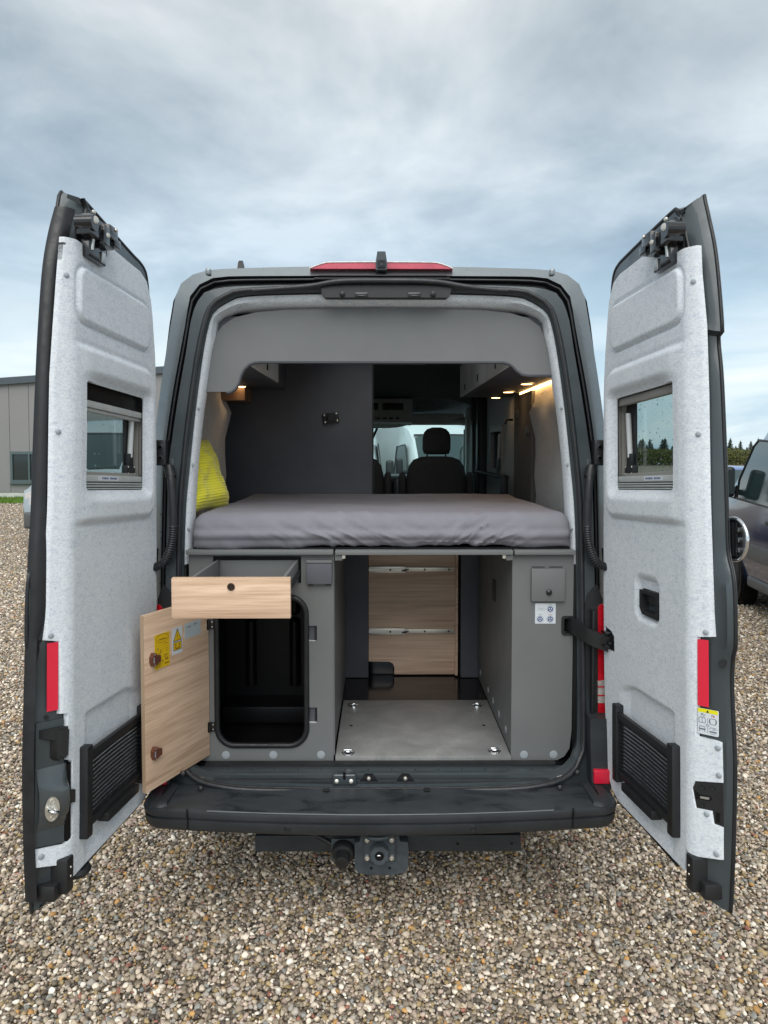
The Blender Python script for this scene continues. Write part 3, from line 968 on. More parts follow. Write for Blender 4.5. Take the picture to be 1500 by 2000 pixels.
for s in (1, -1):
    # raised bumper corners
    W = []
    for j, (zz_, off_) in enumerate([(0.533, 0.004), (0.540, 0.003), (0.547, 0.008), (0.552, 0.018), (0.554, 0.035)]):
        row = [(s * 0.795, 2.80, zz_), (s * (0.795 + off_ * 0.3), 2.655 + off_, zz_)]
        for k in range(7):
            a = R(90 * k / 6)
            row.append((s * (0.818 + (0.067 - off_) * math.sin(a)), 2.640 + 0.085 - (0.085 - off_) * math.cos(a), zz_))
        row += [(s * (0.885 - off_), 2.95, zz_), (s * (0.885 - off_), 3.3, zz_)]
        W.append(row)
    W.append([(x + (s * 0.83 - x) * 0.8, y + 0.03, 0.555) for x, y, z in W[-1]])
    cn = obj('bumper_corner', loft(W, closed=False), 'bumper', van, 40)
    obj('corner_joint', tube([(s * 0.712, 2.624, 0.546), (s * 0.712, 2.6205, 0.528), (s * 0.712, 2.632, 0.503), (s * 0.712, 2.627, 0.470)], 0.003, 6), 'black', bm_)
    obj('reflector', box(s * 0.838, s * 0.902, 2.792, 2.82, 0.556, 0.610, 0.006, 3), 'red_refl', van, 30)
    obj('corner_column', prism([(0.832, 2.812), (0.905, 2.808), (0.935, 2.86), (0.945, 2.95), (0.835, 2.95)], lambda a, b, d, s=s: (s * a, b + (d - 0.6) * 0.12, d), 0.53, 0.80), 'bumper', van, 30)
    for X in (0.34, 0.79):
        obj('parking_sensor', lathe((s * X, 2.596 + 0.05 * (X / 0.8) ** 2 + (0.006 if X > 0.7 else 0), 0.482), (0, -1, 0), [(0, 0.0125), (0.004, 0.0125), (0.005, 0.010), (0.003, 0.009)], 16), 'rubber', bm_, 40)
    for xk, yk, zk in ((0.70, 2.775, 0.552), (0.775, 2.80, 0.60)):
        obj('trim_clip', lathe((s * xk, yk, zk), (0, -1, 0.4), [(0, 0.011), (0.006, 0.010), (0.009, 0.005)], 12), 'rubber', bm_, 40)
for xk in (-0.21, 0.18):
    obj('trim_clip', G(box(xk - 0.012, xk + 0.012, 2.752, 2.768, 0.548, 0.556, 0.003)), 'rubber', bm_, 40)

# threshold inside the seal
th = obj('threshold', G(box(-0.70, 0.70, 2.825, 2.935, 0.50, 0.562, 0.006), box(-0.745, 0.745, 2.87, 2.945, 0.50, 0.568, 0.006)), 'paint_matt', van, 35)
obj('threshold_rim', box(-0.66, 0.67, 2.815, 2.834, 0.545, 0.566, 0.004), 'bumper', th, 35)
obj('sill_profile', prism([(2.928, 0.560), (2.928, 0.577), (2.954, 0.583), (2.954, 0.560)], lambda a, b, d: (d, a, b), -0.72, 0.72), 'plastic', th, 30)
for xk in (-0.046, 0.098):
    obj('hook', prism([(-0.037, 0), (0.037, 0), (0.014, 0.026), (-0.014, 0.026)], lambda a, b, d, xk=xk: (xk + a, 2.818 + d, 0.560 + b), -0.004, 0.008), 'plastic_gloss', th, 30)
    obj('hook_bolt', lathe((xk, 2.814, 0.572), (0, -1, 0), [(0, 0.008), (0.006, 0.007), (0.008, 0.003)], 12), 'steel', th, 40)
obj('lock_well', G(box(-0.190, -0.094, 2.802, 2.83, 0.548, 0.592, 0.01, 3)), 'paint_matt', th, 35)
obj('lock_pin', cyl((-0.142, 2.806, 0.575), (-0.142, 2.796, 0.602), 0.006, n=12), 'plastic_gloss', th, 40)
for xk in (-0.172, -0.115):
    obj('lock_bolt', lathe((xk, 2.803, 0.566), (0, -1, 0.3), [(0, 0.009), (0.006, 0.008), (0.008, 0.004)], 12), 'steel', th, 40)
for k in range(14):
    xk = -0.62 + k * 0.095
    obj('rivet', lathe((xk, 2.90, 0.567), (0, 0, 1), [(0, 0.004), (0.003, 0.003)], 8), 'rubber', th)

# tow bar
tb = obj('tow_bar', G(box(-0.487, 0.547, 2.76, 2.84, 0.306, 0.371, 0.006)), 'bumper', van, 35)
for xk in (0.30, 0.51):
    obj('bar_hole', lathe((xk, 2.7605, 0.338), (0, -1, 0), [(0, 0.006), (0.001, 0.006)], 12), 'black', tb)
pl = [(-0.098, 0.376), (-0.080, 0.380), (-0.072, 0.412), (-0.062, 0.424), (0.055, 0.424), (0.066, 0.412), (0.074, 0.380), (0.104, 0.376), (0.108, 0.330), (0.104, 0.275), (0.090, 0.258), (0.045, 0.250), (-0.045, 0.250), (-0.085, 0.258), (-0.098, 0.275)]
steel_dark = simple('weathered_grey_coating', (0.055, 0.068, 0.078), 0.5, 0.1, var=0.3, vs=25, rvar=0.12)
MT['coating'] = steel_dark
pt = obj('hitch_plate', prism(pl, lambda a, b, d: (a, d, b), 2.70, 2.76), 'coating', tb, 30)
obj('hitch_flange', prism(rrect(-0.062, 0.055, 0.310, 0.412, 0.012), lambda a, b, d: (a, d, b), 2.686, 2.70), 'coating', tb, 30)
oc = [(0.036 * math.cos(R(22.5 + 45 * k)) - 0.004, 0.355 + 0.036 * math.sin(R(22.5 + 45 * k))) for k in range(8)]
obj('hitch_socket', prism(oc, lambda a, b, d: (a, d, b), 2.645, 2.69), 'coating', tb, 25)
obj('socket_bore', lathe((-0.004, 2.6448, 0.355), (0, -1, 0), [(0, 0.017), (0.0015, 0.017), (0.002, 0.012)], 18), 'black', tb, 40)
obj('socket_pin', ellipsoid((-0.006, 2.643, 0.357), 0.008, 0.003, 0.004, 12, 8), 'chrome', tb, 60)
for xk in (-0.035, 0.035):
    obj('plate_hole', lathe((xk, 2.6995, 0.277), (0, -1, 0), [(0, 0.0055), (0.001, 0.005)], 10), 'black', tb)
for xk in (-0.050, 0.042):
    for zk in (0.327, 0.396):
        obj('flange_bolt', lathe((xk, 2.687, zk), (0, -1, 0), [(0, 0.0105), (0.005, 0.0105), (0.011, 0.0085), (0.012, 0.005), (0.008, 0.004)], 14), 'steel', tb, 40)
obj('release_handle', tube(smooth_path([(-0.048, 2.69, 0.412), (-0.044, 2.665, 0.414), (0.0, 2.655, 0.416), (0.034, 2.665, 0.420), (0.040, 2.69, 0.426)], 16), 0.008, 10), 'coating', tb, 60)
cn_ = obj('power_socket', lathe((-0.142, 2.735, 0.332), (-0.05, -1, -0.25), [(0, 0.043), (0.02, 0.045), (0.03, 0.040), (0.034, 0.030), (0.07, 0.026), (0.072, 0.022)], 24), 'plastic', tb, 40)
obj('socket_bracket', box(-0.19, -0.08, 2.735, 2.742, 0.29, 0.372, 0.006), 'coating', tb, 30)
obj('socket_cable', tube(smooth_path([(-0.19, 2.745, 0.345), (-0.23, 2.76, 0.362), (-0.30, 2.78, 0.375), (-0.40, 2.80, 0.38)], 16), 0.009, 8), 'plastic', tb, 60)
for s in (1, -1):
    obj('inner_post', box(s * 0.802, s * 0.955, 2.99, 3.12, 0.52, 1.46, 0.004), 'plastic', van, 30)
obj('floor_base', box(-0.93, 0.93, 2.95, 6.4, 0.505, 0.572), 'black', van)
# underbody, so no sky shows beneath the floor
obj('underbody', box(-0.80, 0.80, 3.25, 8.6, 0.34, 0.50, 0.02), 'black', van, 30)
obj('rear_floor_pan', box(-0.86, 0.86, 2.80, 3.25, 0.47, 0.503, 0.01), 'black', van, 30)
# ------------------------------------------------------------------ inside of the van
fl = obj('load_floor', box(-0.187, 0.541, 2.956, 3.63, 0.575, 0.600, 0.003), 'vinyl', van, 30)
obj('gangway_floor', box(-0.60, 0.60, 3.632, 6.4, 0.56, 0.592, 0.0), simple('gloss_dark_floor', (0.014, 0.012, 0.013), 0.14, var=0.2, vs=6), van)
obj('cab_floor', box(-0.90, 0.90, 6.4, 8.3, 0.50, 0.585, 0.0), 'black', van)
for xk, yk in ((-0.135, 3.55), (0.48, 3.55), (-0.135, 2.985), (0.478, 3.0)):
    rg = obj('lashing_ring', lathe((xk, yk, 0.600), (0, 0, 1), [(0, 0.028), (0.005, 0.027), (0.007, 0.022), (0.002, 0.021), (0.0012, 0.012)], 24), 'chrome', fl, 40)
    obj('ring_bar', tube([(xk - 0.019, yk, 0.604), (xk - 0.012, yk - 0.008, 0.612), (xk + 0.012, yk - 0.008, 0.612), (xk + 0.019, yk, 0.604)] if yk > 3.2 else [(xk - 0.020, yk, 0.604), (xk - 0.014, yk - 0.018, 0.622), (xk + 0.014, yk - 0.018, 0.622), (xk + 0.020, yk, 0.604)], 0.0045, 8), 'chrome', fl, 60)
for xk, yk in ((-0.135, 3.29), (0.475, 3.29)):
    obj('floor_hole', lathe((xk, yk, 0.6002), (0, 0, 1), [(0, 0.008), (0.0012, 0.007)], 12), 'black', fl)

# walls, ceiling, cab trim
def shellx(z):                            # inner face of the body side
    for (x0, z0), (x1, z1) in zip(A_[2:-1], A_[3:]):
        if z1 <= z <= z0:
            return x0 + (x1 - x0) * (z - z0) / (z1 - z0)
    return 0.98
for s in (1, -1):
    yy = [(3.07, 0.045), (3.16, 0.012), (3.5, 0.002), (3.9, 0.0), (4.18, 0.006)]
    rows = []
    for zc, dx in ((1.45, 0.03), (1.60, 0.03), (1.72, 0.045), (1.84, 0.030), (1.93, 0.022), (2.02, 0.040), (2.08, 0.052), (2.14, 0.020), (2.22, 0.012), (2.42, 0.06)):
        rows.append([(s * (min(0.925, shellx(zc) - 0.03) - dx - d - 0.012 * math.sin(y * 5 + zc * 9)), y, zc) for y, d in yy])
    obj('wall_lining', loft(rows, closed=False), 'felt_dim', van, 60)
    obj('outer_wall_skin', loft([[(s * (shellx(z) - 0.012), y, z) for z in (0.5, 1.2, 1.9, 2.15, 2.4, 2.5, 2.57)] for y in (3.13, 6.32)], closed=False), 'black', van)
obj('headliner', skip_hatch(loft([[(x, y, z - 0.05 * (x / 0.9) ** 4) for x in (-0.855, -0.78, -0.68, -0.56, -0.42, -0.28, -0.14, 0, 0.14, 0.28, 0.42, 0.56, 0.68, 0.78, 0.855)] for y, z in ((3.10, 2.55), (3.55, 2.55), (4.05, 2.55), (5.05, 2.55), (5.60, 2.55), (6.4, 2.52), (7.05, 2.30))], closed=False), 0.29), 'headliner', van, 40)
obj('wardrobe_side', box(0.868, 0.90, 4.19, 4.73, 0.6, 2.21, 0.004), simple('brown_grey_panel', (0.12, 0.115, 0.112), 0.7, var=0.1, vs=6), van, 30)
sd = obj('sliding_door_lining', panel([(4.735, 0.7), (6.05, 0.7), (6.05, 2.30), (4.735, 2.30)], [rrect(5.24, 5.80, 1.68, 2.03, 0.03)], lambda a, b, d: (0.905 - d, a, b), 0.0, 0.02), simple('pale_grey_lining', (0.42, 0.44, 0.45), 0.6, var=0.06, vs=8), van, 30)
obj('door_window_frame', panel(rrect(5.22, 5.82, 1.66, 2.05, 0.04), [rrect(5.27, 5.77, 1.72, 2.00, 0.03)], lambda a, b, d: (0.90 - d, a, b), 0.0, 0.028), 'frame_beige', sd, 30)
obj('door_window_pane', box(0.925, 0.929, 5.24, 5.80, 1.68, 2.03), 'glass_dark', sd)
obj('window_strut', tube([(0.875, 5.34, 1.98), (0.875, 5.38, 1.78)], 0.012, 10), 'white_plastic', sd, 60)
obj('strut_bracket', box(0.865, 0.895, 5.32, 5.42, 1.69, 1.80, 0.01), 'plastic', sd, 30)
obj('towel_rail', G(box(0.80, 0.845, 4.76, 6.2, 1.672, 1.692, 0.006), box(0.80, 0.84, 4.76, 4.86, 1.50, 1.70, 0.01), box(0.80, 0.84, 6.12, 6.2, 1.50, 1.70, 0.01)), 'plastic', van, 35)
obj('coat_hook', tube([(0.86, 4.74, 2.06), (0.82, 4.73, 2.06), (0.81, 4.73, 2.03)], 0.008, 8), 'plastic', van, 60)
for yk in (6.12, 6.5):
    obj('door_post', box(0.82, 0.93, yk, yk + 0.16, 0.6, 2.45, 0.03, 3), 'plastic', van, 40)
obj('b_pillar_trim', box(0.80, 0.93, 6.78, 6.92, 0.6, 2.25, 0.04, 3), 'console', van, 40)
obj('seat_belt', box(0.775, 0.781, 6.74, 6.79, 0.9, 2.05), 'black', van)
for s in (1, -1):
    obj('a_pillar_trim', tube([(s * 0.87, 6.95, 2.16), (s * 0.885, 7.35, 1.93), (s * 0.90, 7.95, 1.32)], 0.055, 10), 'console', van, 60)
    obj('grab_handle', tube(smooth_path([(s * 0.82, 7.10, 1.90), (s * 0.79, 7.11, 1.86), (s * 0.79, 7.12, 1.74), (s * 0.82, 7.13, 1.70)], 14), 0.016, 8), 'console', van, 60)
oc_ = obj('overcab_console', G(prism([(6.85, 2.12), (6.85, 2.34), (7.0, 2.38), (7.12, 2.22), (7.12, 2.10)], lambda a, b, d: (d, a, b), -0.85, 0.30)), 'console', van, 30)
for x0, x1 in ((-0.20, -0.02), (0.02, 0.215)):
    obj('console_slot', box(x0, x1, 6.835, 6.86, 2.235, 2.30, 0.008), 'plastic', oc_, 30)
for k in range(5):
    obj('console_button', box(-0.10 + 0.06 * k, -0.06 + 0.06 * k, 6.840, 6.86, 2.150, 2.166, 0.003), 'rubber', oc_, 30)
obj('header_trim', tube(smooth_path([(-0.86, 7.02, 2.09), (-0.4, 7.10, 2.105), (0.12, 7.06, 2.115), (0.30, 7.08, 2.15), (0.6, 7.04, 2.15), (0.86, 6.95, 2.13)], 30), 0.05, 10, flat=0.6), 'console', van, 60)
obj('sun_visor', box(0.26, 0.80, 6.98, 7.02, 2.10, 2.21, 0.015, 3), 'console', van, 40)
obj('rain_sensor_arm', tube([(-0.02, 7.05, 2.10), (-0.12, 7.25, 1.88), (-0.22, 7.4, 1.62)], 0.013, 8), 'plastic', van, 60)
da = obj('dashboard', prism([(7.02, 0.9), (7.02, 1.50), (7.10, 1.60), (7.35, 1.62), (7.95, 1.33), (7.95, 0.9)], lambda a, b, d: (d, a, b), -0.92, 0.92), 'dark_panel', van, 40)
obj('dash_edge', tube([(-0.9, 7.09, 1.60), (0.9, 7.09, 1.60)], 0.014, 8), 'console', da, 60)
for xk in (0.02, 0.18):
    obj('air_vent', box(xk, xk + 0.11, 7.0, 7.03, 1.44, 1.57, 0.01), 'plastic_gloss', da, 30)
    obj('vent_rim', box(xk - 0.025, xk - 0.008, 7.0, 7.02, 1.43, 1.58, 0.005), 'alu', da, 30)

# front seats
def seat(cx_, cy_, lab, rot=0.0):
    t = thing('cab_seat', lab, 'seat', (0, 0, 0), 'front seats in the cab')
    def rows(zs):
        lp = []
        for z, hw, th, yo in zs:
            lp.append([(cx_ + hw * math.copysign(abs(math.cos(a)) ** 0.55, math.cos(a)), cy_ + yo + th * math.copysign(abs(math.sin(a)) ** 0.7, math.sin(a)), z) for a in np.linspace(0, 2 * math.pi, 28, endpoint=False)])
        g = loft(lp)
        n = 28
        return g[0], g[1] + [tuple(range(n)), tuple(range(len(g[0]) - 1, len(g[0]) - n - 1, -1))]
    obj('seat_back', rows([(1.05, 0.20, 0.05, 0.06), (1.08, 0.25, 0.08, 0.05), (1.30, 0.268, 0.09, 0.03), (1.50, 0.270, 0.09, 0.01), (1.64, 0.262, 0.085, 0.0), (1.72, 0.245, 0.08, -0.01), (1.775, 0.205, 0.07, -0.015), (1.80, 0.14, 0.05, -0.02), (1.806, 0.08, 0.02, -0.02)]), 'dark_fabric', t, 60)
    obj('headrest', rows([(1.822, 0.06, 0.02, -0.02), (1.828, 0.112, 0.05, -0.02), (1.87, 0.124, 0.062, -0.025), (1.96, 0.124, 0.066, -0.03), (2.015, 0.112, 0.06, -0.035), (2.045, 0.085, 0.045, -0.035), (2.060, 0.04, 0.02, -0.035)]), 'dark_fabric', t, 60)
    for d in (-0.082, 0.082):
        obj('headrest_post', cyl((cx_ + d, cy_ - 0.02, 1.77), (cx_ + d, cy_ - 0.02, 1.84), 0.007, n=10), 'rubber', t, 40)
    obj('seat_cushion', box(cx_ - 0.25, cx_ + 0.25, cy_ + 0.02, cy_ + 0.52, 0.95, 1.10, 0.05, 3), 'dark_fabric', t, 40)
    obj('seat_base', box(cx_ - 0.22, cx_ + 0.22, cy_ + 0.05, cy_ + 0.47, 0.585, 0.96, 0.02), 'plastic', t, 30)
    for d in (-0.30, 0.30):
        obj('armrest', ellipsoid((cx_ + d, cy_ + 0.02, 1.54), 0.034, 0.12, 0.13, 14, 10, 0.6), 'dark_fabric', t, 60)
    return t
seat(0.495, 6.45, 'black fabric front seat with full headrest, seen against the windscreen')
seat(-0.235, 6.40, 'black fabric front seat half hidden behind the dark partition wall')

# dark partition wall with equipment bracket
pw_ = thing('partition_wall', 'tall anthracite partition wall behind the bed left of the gangway', 'partition', (-0.5, 4.3, 0.6))
obj('wall_board', box(-0.94, -0.048, 4.30, 4.33, 0.60, 2.50, 0.003), 'dark_panel', pw_, 30)
obj('edge_strip', box(-0.0475, -0.040, 4.297, 4.335, 0.60, 2.50, 0.001), 'plastic', pw_)
obj('return_board', box(-0.08, -0.050, 4.331, 5.4, 0.60, 2.50, 0.002), 'dark_panel', pw_)
Mb = Matrix.Translation((-0.292, 4.30, 2.052)) @ Matrix.Rotation(R(-8), 4, 'Y')
bk = obj('bracket_plate', box(-0.048, 0.048, -0.012, 0, -0.031, 0.031, 0.006), 'plastic', pw_, 30, M=Mb)
for dx in (-0.036, 0.036):
    for dz in (-0.021, 0.021):
        obj('bracket_screw', mtx(lathe((dx, -0.012, dz), (0, -1, 0), [(0, 0.0065), (0.003, 0.006), (0.005, 0.003)], 12), Mb), 'steel', bk, 40)
obj('bracket_boss', mtx(G(box(-0.02, 0.02, -0.03, -0.012, -0.018, 0.018, 0.006), box(0.014, 0.03, -0.024, -0.012, -0.026, 0.02, 0.004)), Mb), 'plastic', bk, 30)

# arched header panel under the roof
vt = [(-0.746, 2.111), (-0.736, 2.180), (-0.716, 2.293), (-0.695, 2.345), (-0.662, 2.388), (-0.610, 2.422), (-0.52, 2.443), (-0.393, 2.454), (0.0, 2.460), (0.424, 2.454), (0.55, 2.440), (0.625, 2.418), (0.670, 2.385), (0.697, 2.330), (0.718, 2.255), (0.742, 2.183)]
vb = [(0.622, 2.183), (0.598, 2.188), (0.578, 2.203), (0.560, 2.222), (0.545, 2.232), (0.520, 2.239), (-0.500, 2.240), (-0.530, 2.238), (-0.555, 2.228), (-0.577, 2.208), (-0.592, 2.180), (-0.600, 2.150), (-0.612, 2.128), (-0.630, 2.114), (-0.650, 2.111)]
hp_ = thing('header_panel', 'arched grey panel spanning the van under the roof above the bed', 'panel', (0, 3.08, 2.1))
obj('board', panel(vt + vb, [], lambda a, b, d: (a, 3.08 + d, b), 0.018, 0.0), 'laminate', hp_, 30)
edge = vb + [(-0.746, 2.111)]
obj('edge_band', tube([(a, 3.089, b - 0.001) for a, b in [(0.742, 2.183)] + vb], 0.0095, 6), 'dark_panel', hp_, 50)

# overhead lockers with lamps
def locker(s, y0, y1, door_y, lab):
    t = thing('overhead_locker', lab, 'cabinet', (s * 0.7, y0, 2.22), 'overhead lockers above the bed')
    obj('carcass', box(s * 0.556, s * 0.875, y0, y1, 2.22, 2.43, 0.004), 'dark_panel', t, 30)
    for a, b in door_y:
        d = obj('locker_door', box(s * 0.540, s * 0.5545, a + 0.004, b - 0.004, 2.222, 2.43, 0.003), 'laminate_light', t, 30)
        obj('door_pull', box(s * 0.536, s * 0.541, (a + b) / 2 - 0.012, (a + b) / 2 + 0.012, 2.245, 2.285, 0.002), 'plastic', d)
    return t
def spot(t, x, y, z=2.2195, e=1.6):
    rg_ = obj('spot_light', lathe((x, y, z), (0, 0, -1), [(0, 0.040), (0.004, 0.040), (0.007, 0.034), (0.0065, 0.030)], 24), 'alu', t, 40)
    obj('lamp_lens', lathe((x, y, z - 0.006), (0, 0, -1), [(0, 0.030), (0.0012, 0.029)], 20), 'spot', rg_)
    L = bpy.data.lights.new('spot_bulb', 'SPOT')
    L.energy = e * 0.08; L.color = (1.0, 0.66, 0.36); L.spot_size = R(120); L.spot_blend = 0.8; L.shadow_soft_size = 0.03
    o = bpy.data.objects.new('spot_bulb', L)
    COL.objects.link(o)
    o.parent = rg_
    o.location = (x, y, z - 0.02)
oR = locker(1, 3.10, 4.95, [(3.10, 3.75), (3.75, 4.35), (4.35, 4.95)], 'pale overhead locker above the right side of the bed with three lit spots')
oL = locker(-1, 3.10, 4.29, [(3.10, 3.88)], 'pale overhead locker at the left wall above the yellow pillow')
for yk in (3.87, 4.42, 4.90):
    spot(oR, 0.775, yk)
spot(oL, -0.772, 4.03)
obj('led_strip', box(0.868, 0.884, 3.2, 4.55, 2.208, 2.2195), 'led', oR)
obj('locker_corner_box', box(-0.93, -0.753, 4.06, 4.285, 2.140, 2.2185, 0.003), simple('dark_oak', (0.16, 0.10, 0.065), 0.5, var=0.2, vs=9), oL, 30)
for k, (yk, zk) in enumerate(((4.60, 2.10), (4.28, 1.98))):
    obj('wall_button', lathe((0.868, yk, zk), (-1, 0, 0), [(0, 0.032), (0.008, 0.031), (0.011, 0.025)], 20), 'laminate', oR, 40)

# ------------------------------------------------------------------ left cabinet with drawer and gas locker
cab = thing('gas_cabinet', 'grey cabinet left of the gangway with pulled-out drawer and open gas locker', 'cabinet', (-0.49, 2.97, 0.57))
fy = lambda a, b, d: (a, 2.97 + d, b)
xr, xn = -0.306, -0.262
gas = []
rr_ = rrect(-0.675, xr, 0.642, 1.262, 0.072, 8)
for i, p in enumerate(rr_):
    gas.append(p)
    if i == 8:
        gas += [(xr, 0.735), (xn, 0.735), (xn, 0.800), (xr, 0.800), (xr, 1.078), (xn, 1.078), (xn, 1.142), (xr, 1.142)]
outl = [(-0.195, 0.576), (-0.195, 1.438), (-0.786, 1.438), (-0.786, 0.66), (-0.765, 0.60), (-0.74, 0.576)]
obj('front_panel', panel(outl, [[(-0.687, 1.318), (-0.326, 1.318), (-0.326, 1.431), (-0.687, 1.431)], gas], fy, 0.018, 0.0), 'laminate', cab, 30)
obj('side_panel', box(-0.2125, -0.194, 2.9885, 4.04, 0.60, 1.438, 0.001), 'laminate', cab)
obj('panel_edge', box(-0.1945, -0.190, 2.969, 2.9895, 0.60, 1.438, 0.001), 'laminate', cab)
obj('top_board', box(-0.790, -0.192, 2.938, 4.04, 1.4405, 1.4595, 0.003), 'laminate', cab, 30)
obj('locker_seal', tube([(a, 2.968, b) for a, b in rrect(-0.675, xr, 0.642, 1.262, 0.072, 8)], 0.012, 10, closed=True), 'rubber', cab, 60)
gb_ = obj('gas_box', ([(-0.74, 2.99, 0.60), (-0.23, 2.99, 0.60), (-0.23, 3.46, 0.60), (-0.74, 3.46, 0.60), (-0.74, 2.99, 1.30), (-0.23, 2.99, 1.30), (-0.23, 3.46, 1.30), (-0.74, 3.46, 1.30)],
     [(0, 1, 2, 3), (7, 6, 5, 4), (3, 2, 6, 7), (0, 3, 7, 4), (1, 5, 6, 2)]), 'black', cab)
for xk in (-0.62, -0.41):
    for z0, z1 in ((0.74, 1.04), (1.10, 1.29)):
        obj('wall_rib', G(cyl((xk, 3.452, z0), (xk, 3.452, z1), 0.026, n=14), ellipsoid((xk, 3.452, z1 if z1 < 1.2 else z0), 0.026, 0.026, 0.026, 14, 8)), 'black', gb_, 60)
obj('box_ledge', box(-0.73, -0.24, 3.30, 3.455, 0.605, 0.685, 0.012), 'black', gb_, 30)
obj('tie_strap', tube([(-0.252, 3.10, 0.98), (-0.27, 3.10, 0.93), (-0.30, 3.09, 0.90)], 0.010, 8), 'plastic_gloss', gb_, 60)
for zk in (1.015, 0.985, 0.752):
    obj('strap_hook', ellipsoid((-0.25, 3.07, zk), 0.010, 0.012, 0.009, 12, 8), 'steel', gb_, 60)
obj('strap_end', tube([(-0.255, 3.08, 0.745), (-0.285, 3.07, 0.72), (-0.29, 3.07, 0.69)], 0.011, 8), 'plastic', gb_, 60)
for zk in (0.7675, 1.11):
    obj('latch_plate', box(xr + 0.002, xn, 2.984, 2.990, zk - 0.030, zk + 0.030, 0.001), 'dark_panel', cab)
    obj('raw_edge', box(xr + 0.003, xn - 0.003, 2.9715, 2.986, zk - 0.0335, zk - 0.0312), 'white_plastic', cab)
    obj('latch_tongue', box(xn - 0.010, xn - 0.003, 2.976, 2.984, zk - 0.026, zk + 0.024, 0.001), 'rubber', cab)
for xk in (-0.642, -0.445, -0.247):
    obj('cover_cap', lathe((xk, 2.9698, 0.601), (0, -1, 0), [(0, 0.0165), (0.0016, 0.0165), (0.0022, 0.014)], 24), 'cap', cab, 40)
sb_ = obj('socket_box', G(box(-0.302, -0.198, 2.945, 2.9698, 1.318, 1.402, 0.004)), 'dark_panel', cab, 30)
obj('socket_lid', G(box(-0.303, -0.197, 2.951, 2.9698, 1.4035, 1.4165, 0.003)), 'laminate', sb_, 30)
for xk in (-0.285, -0.215):
    obj('lid_foot', box(xk - 0.012, xk + 0.012, 2.955, 2.9698, 1.3125, 1.3175, 0.001), 'plastic', sb_)
obj('drawer_cavity', box(-0.70, -0.31, 2.9885, 3.50, 1.302, 1.4375, 0), 'black', cab)
# drawer
dr = obj('drawer', G(box(-0.674, -0.662, 2.537, 2.995, 1.325, 1.415, 0.001), box(-0.349, -0.337, 2.537, 2.995, 1.325, 1.415, 0.001), box(-0.662, -0.349, 2.980, 2.992, 1.325, 1.412, 0.001), box(-0.662, -0.349, 2.537, 2.980, 1.325, 1.334, 0.0)), 'laminate', cab, 30)
obj('drawer_front', box(-0.7265, -0.3135, 2.515, 2.536, 1.279, 1.421, 0.003), 'oak_x', dr, 30)
obj('front_edge_band', G(box(-0.7262, -0.3138, 2.5165, 2.5355, 1.4205, 1.4222, 0.0005), box(-0.7280, -0.7262, 2.5165, 2.5355, 1.281, 1.419, 0.0005)), 'oak_x', dr)
obj('drawer_knob', lathe((-0.520, 2.5152, 1.391), (0, -1, 0), [(0, 0.013), (0.003, 0.0135), (0.006, 0.0115), (0.008, 0.010), (0.0075, 0.004)], 24), simple('bronze_button', (0.045, 0.030, 0.024), 0.35, 0.5), dr, 40)
for x0_, x1_ in ((-0.6815, -0.675), (-0.336, -0.3295)):
    obj('drawer_slide', box(x0_, x1_, 2.60, 3.10, 1.350, 1.372), 'plastic', dr)
obj('push_latch', box(-0.535, -0.485, 2.992, 3.02, 1.416, 1.434, 0.003), 'laminate_light', cab, 30)
# locker door, swung open to the left
wv = Vector((-0.155, -0.34, 0)).normalized(); nv = Vector((0.9099, -0.4148, 0))
Mh = Matrix(((wv.x, nv.x, 0, -0.707), (wv.y, nv.y, 0, 2.965), (0, 0, 1, 0), (0, 0, 0, 1)))
hd = obj('locker_door', box(0.0, 0.3735, -0.016, 0, 0.603, 1.263, 0.001), 'oak_hatch' if 'oak_hatch' in MT else 'oak_x', cab, 30, M=Mh)
hf = lambda a, b, d: tuple(Mh @ Vector((a, d, b)))
obj('door_edge_band', xf(box(0.3737, 0.3752, -0.0155, -0.0005, 0.604, 1.262), lambda x, y, z: hf(x, z, y)), simple('pale_oak_edge', (0.50, 0.36, 0.24), 0.5), hd)
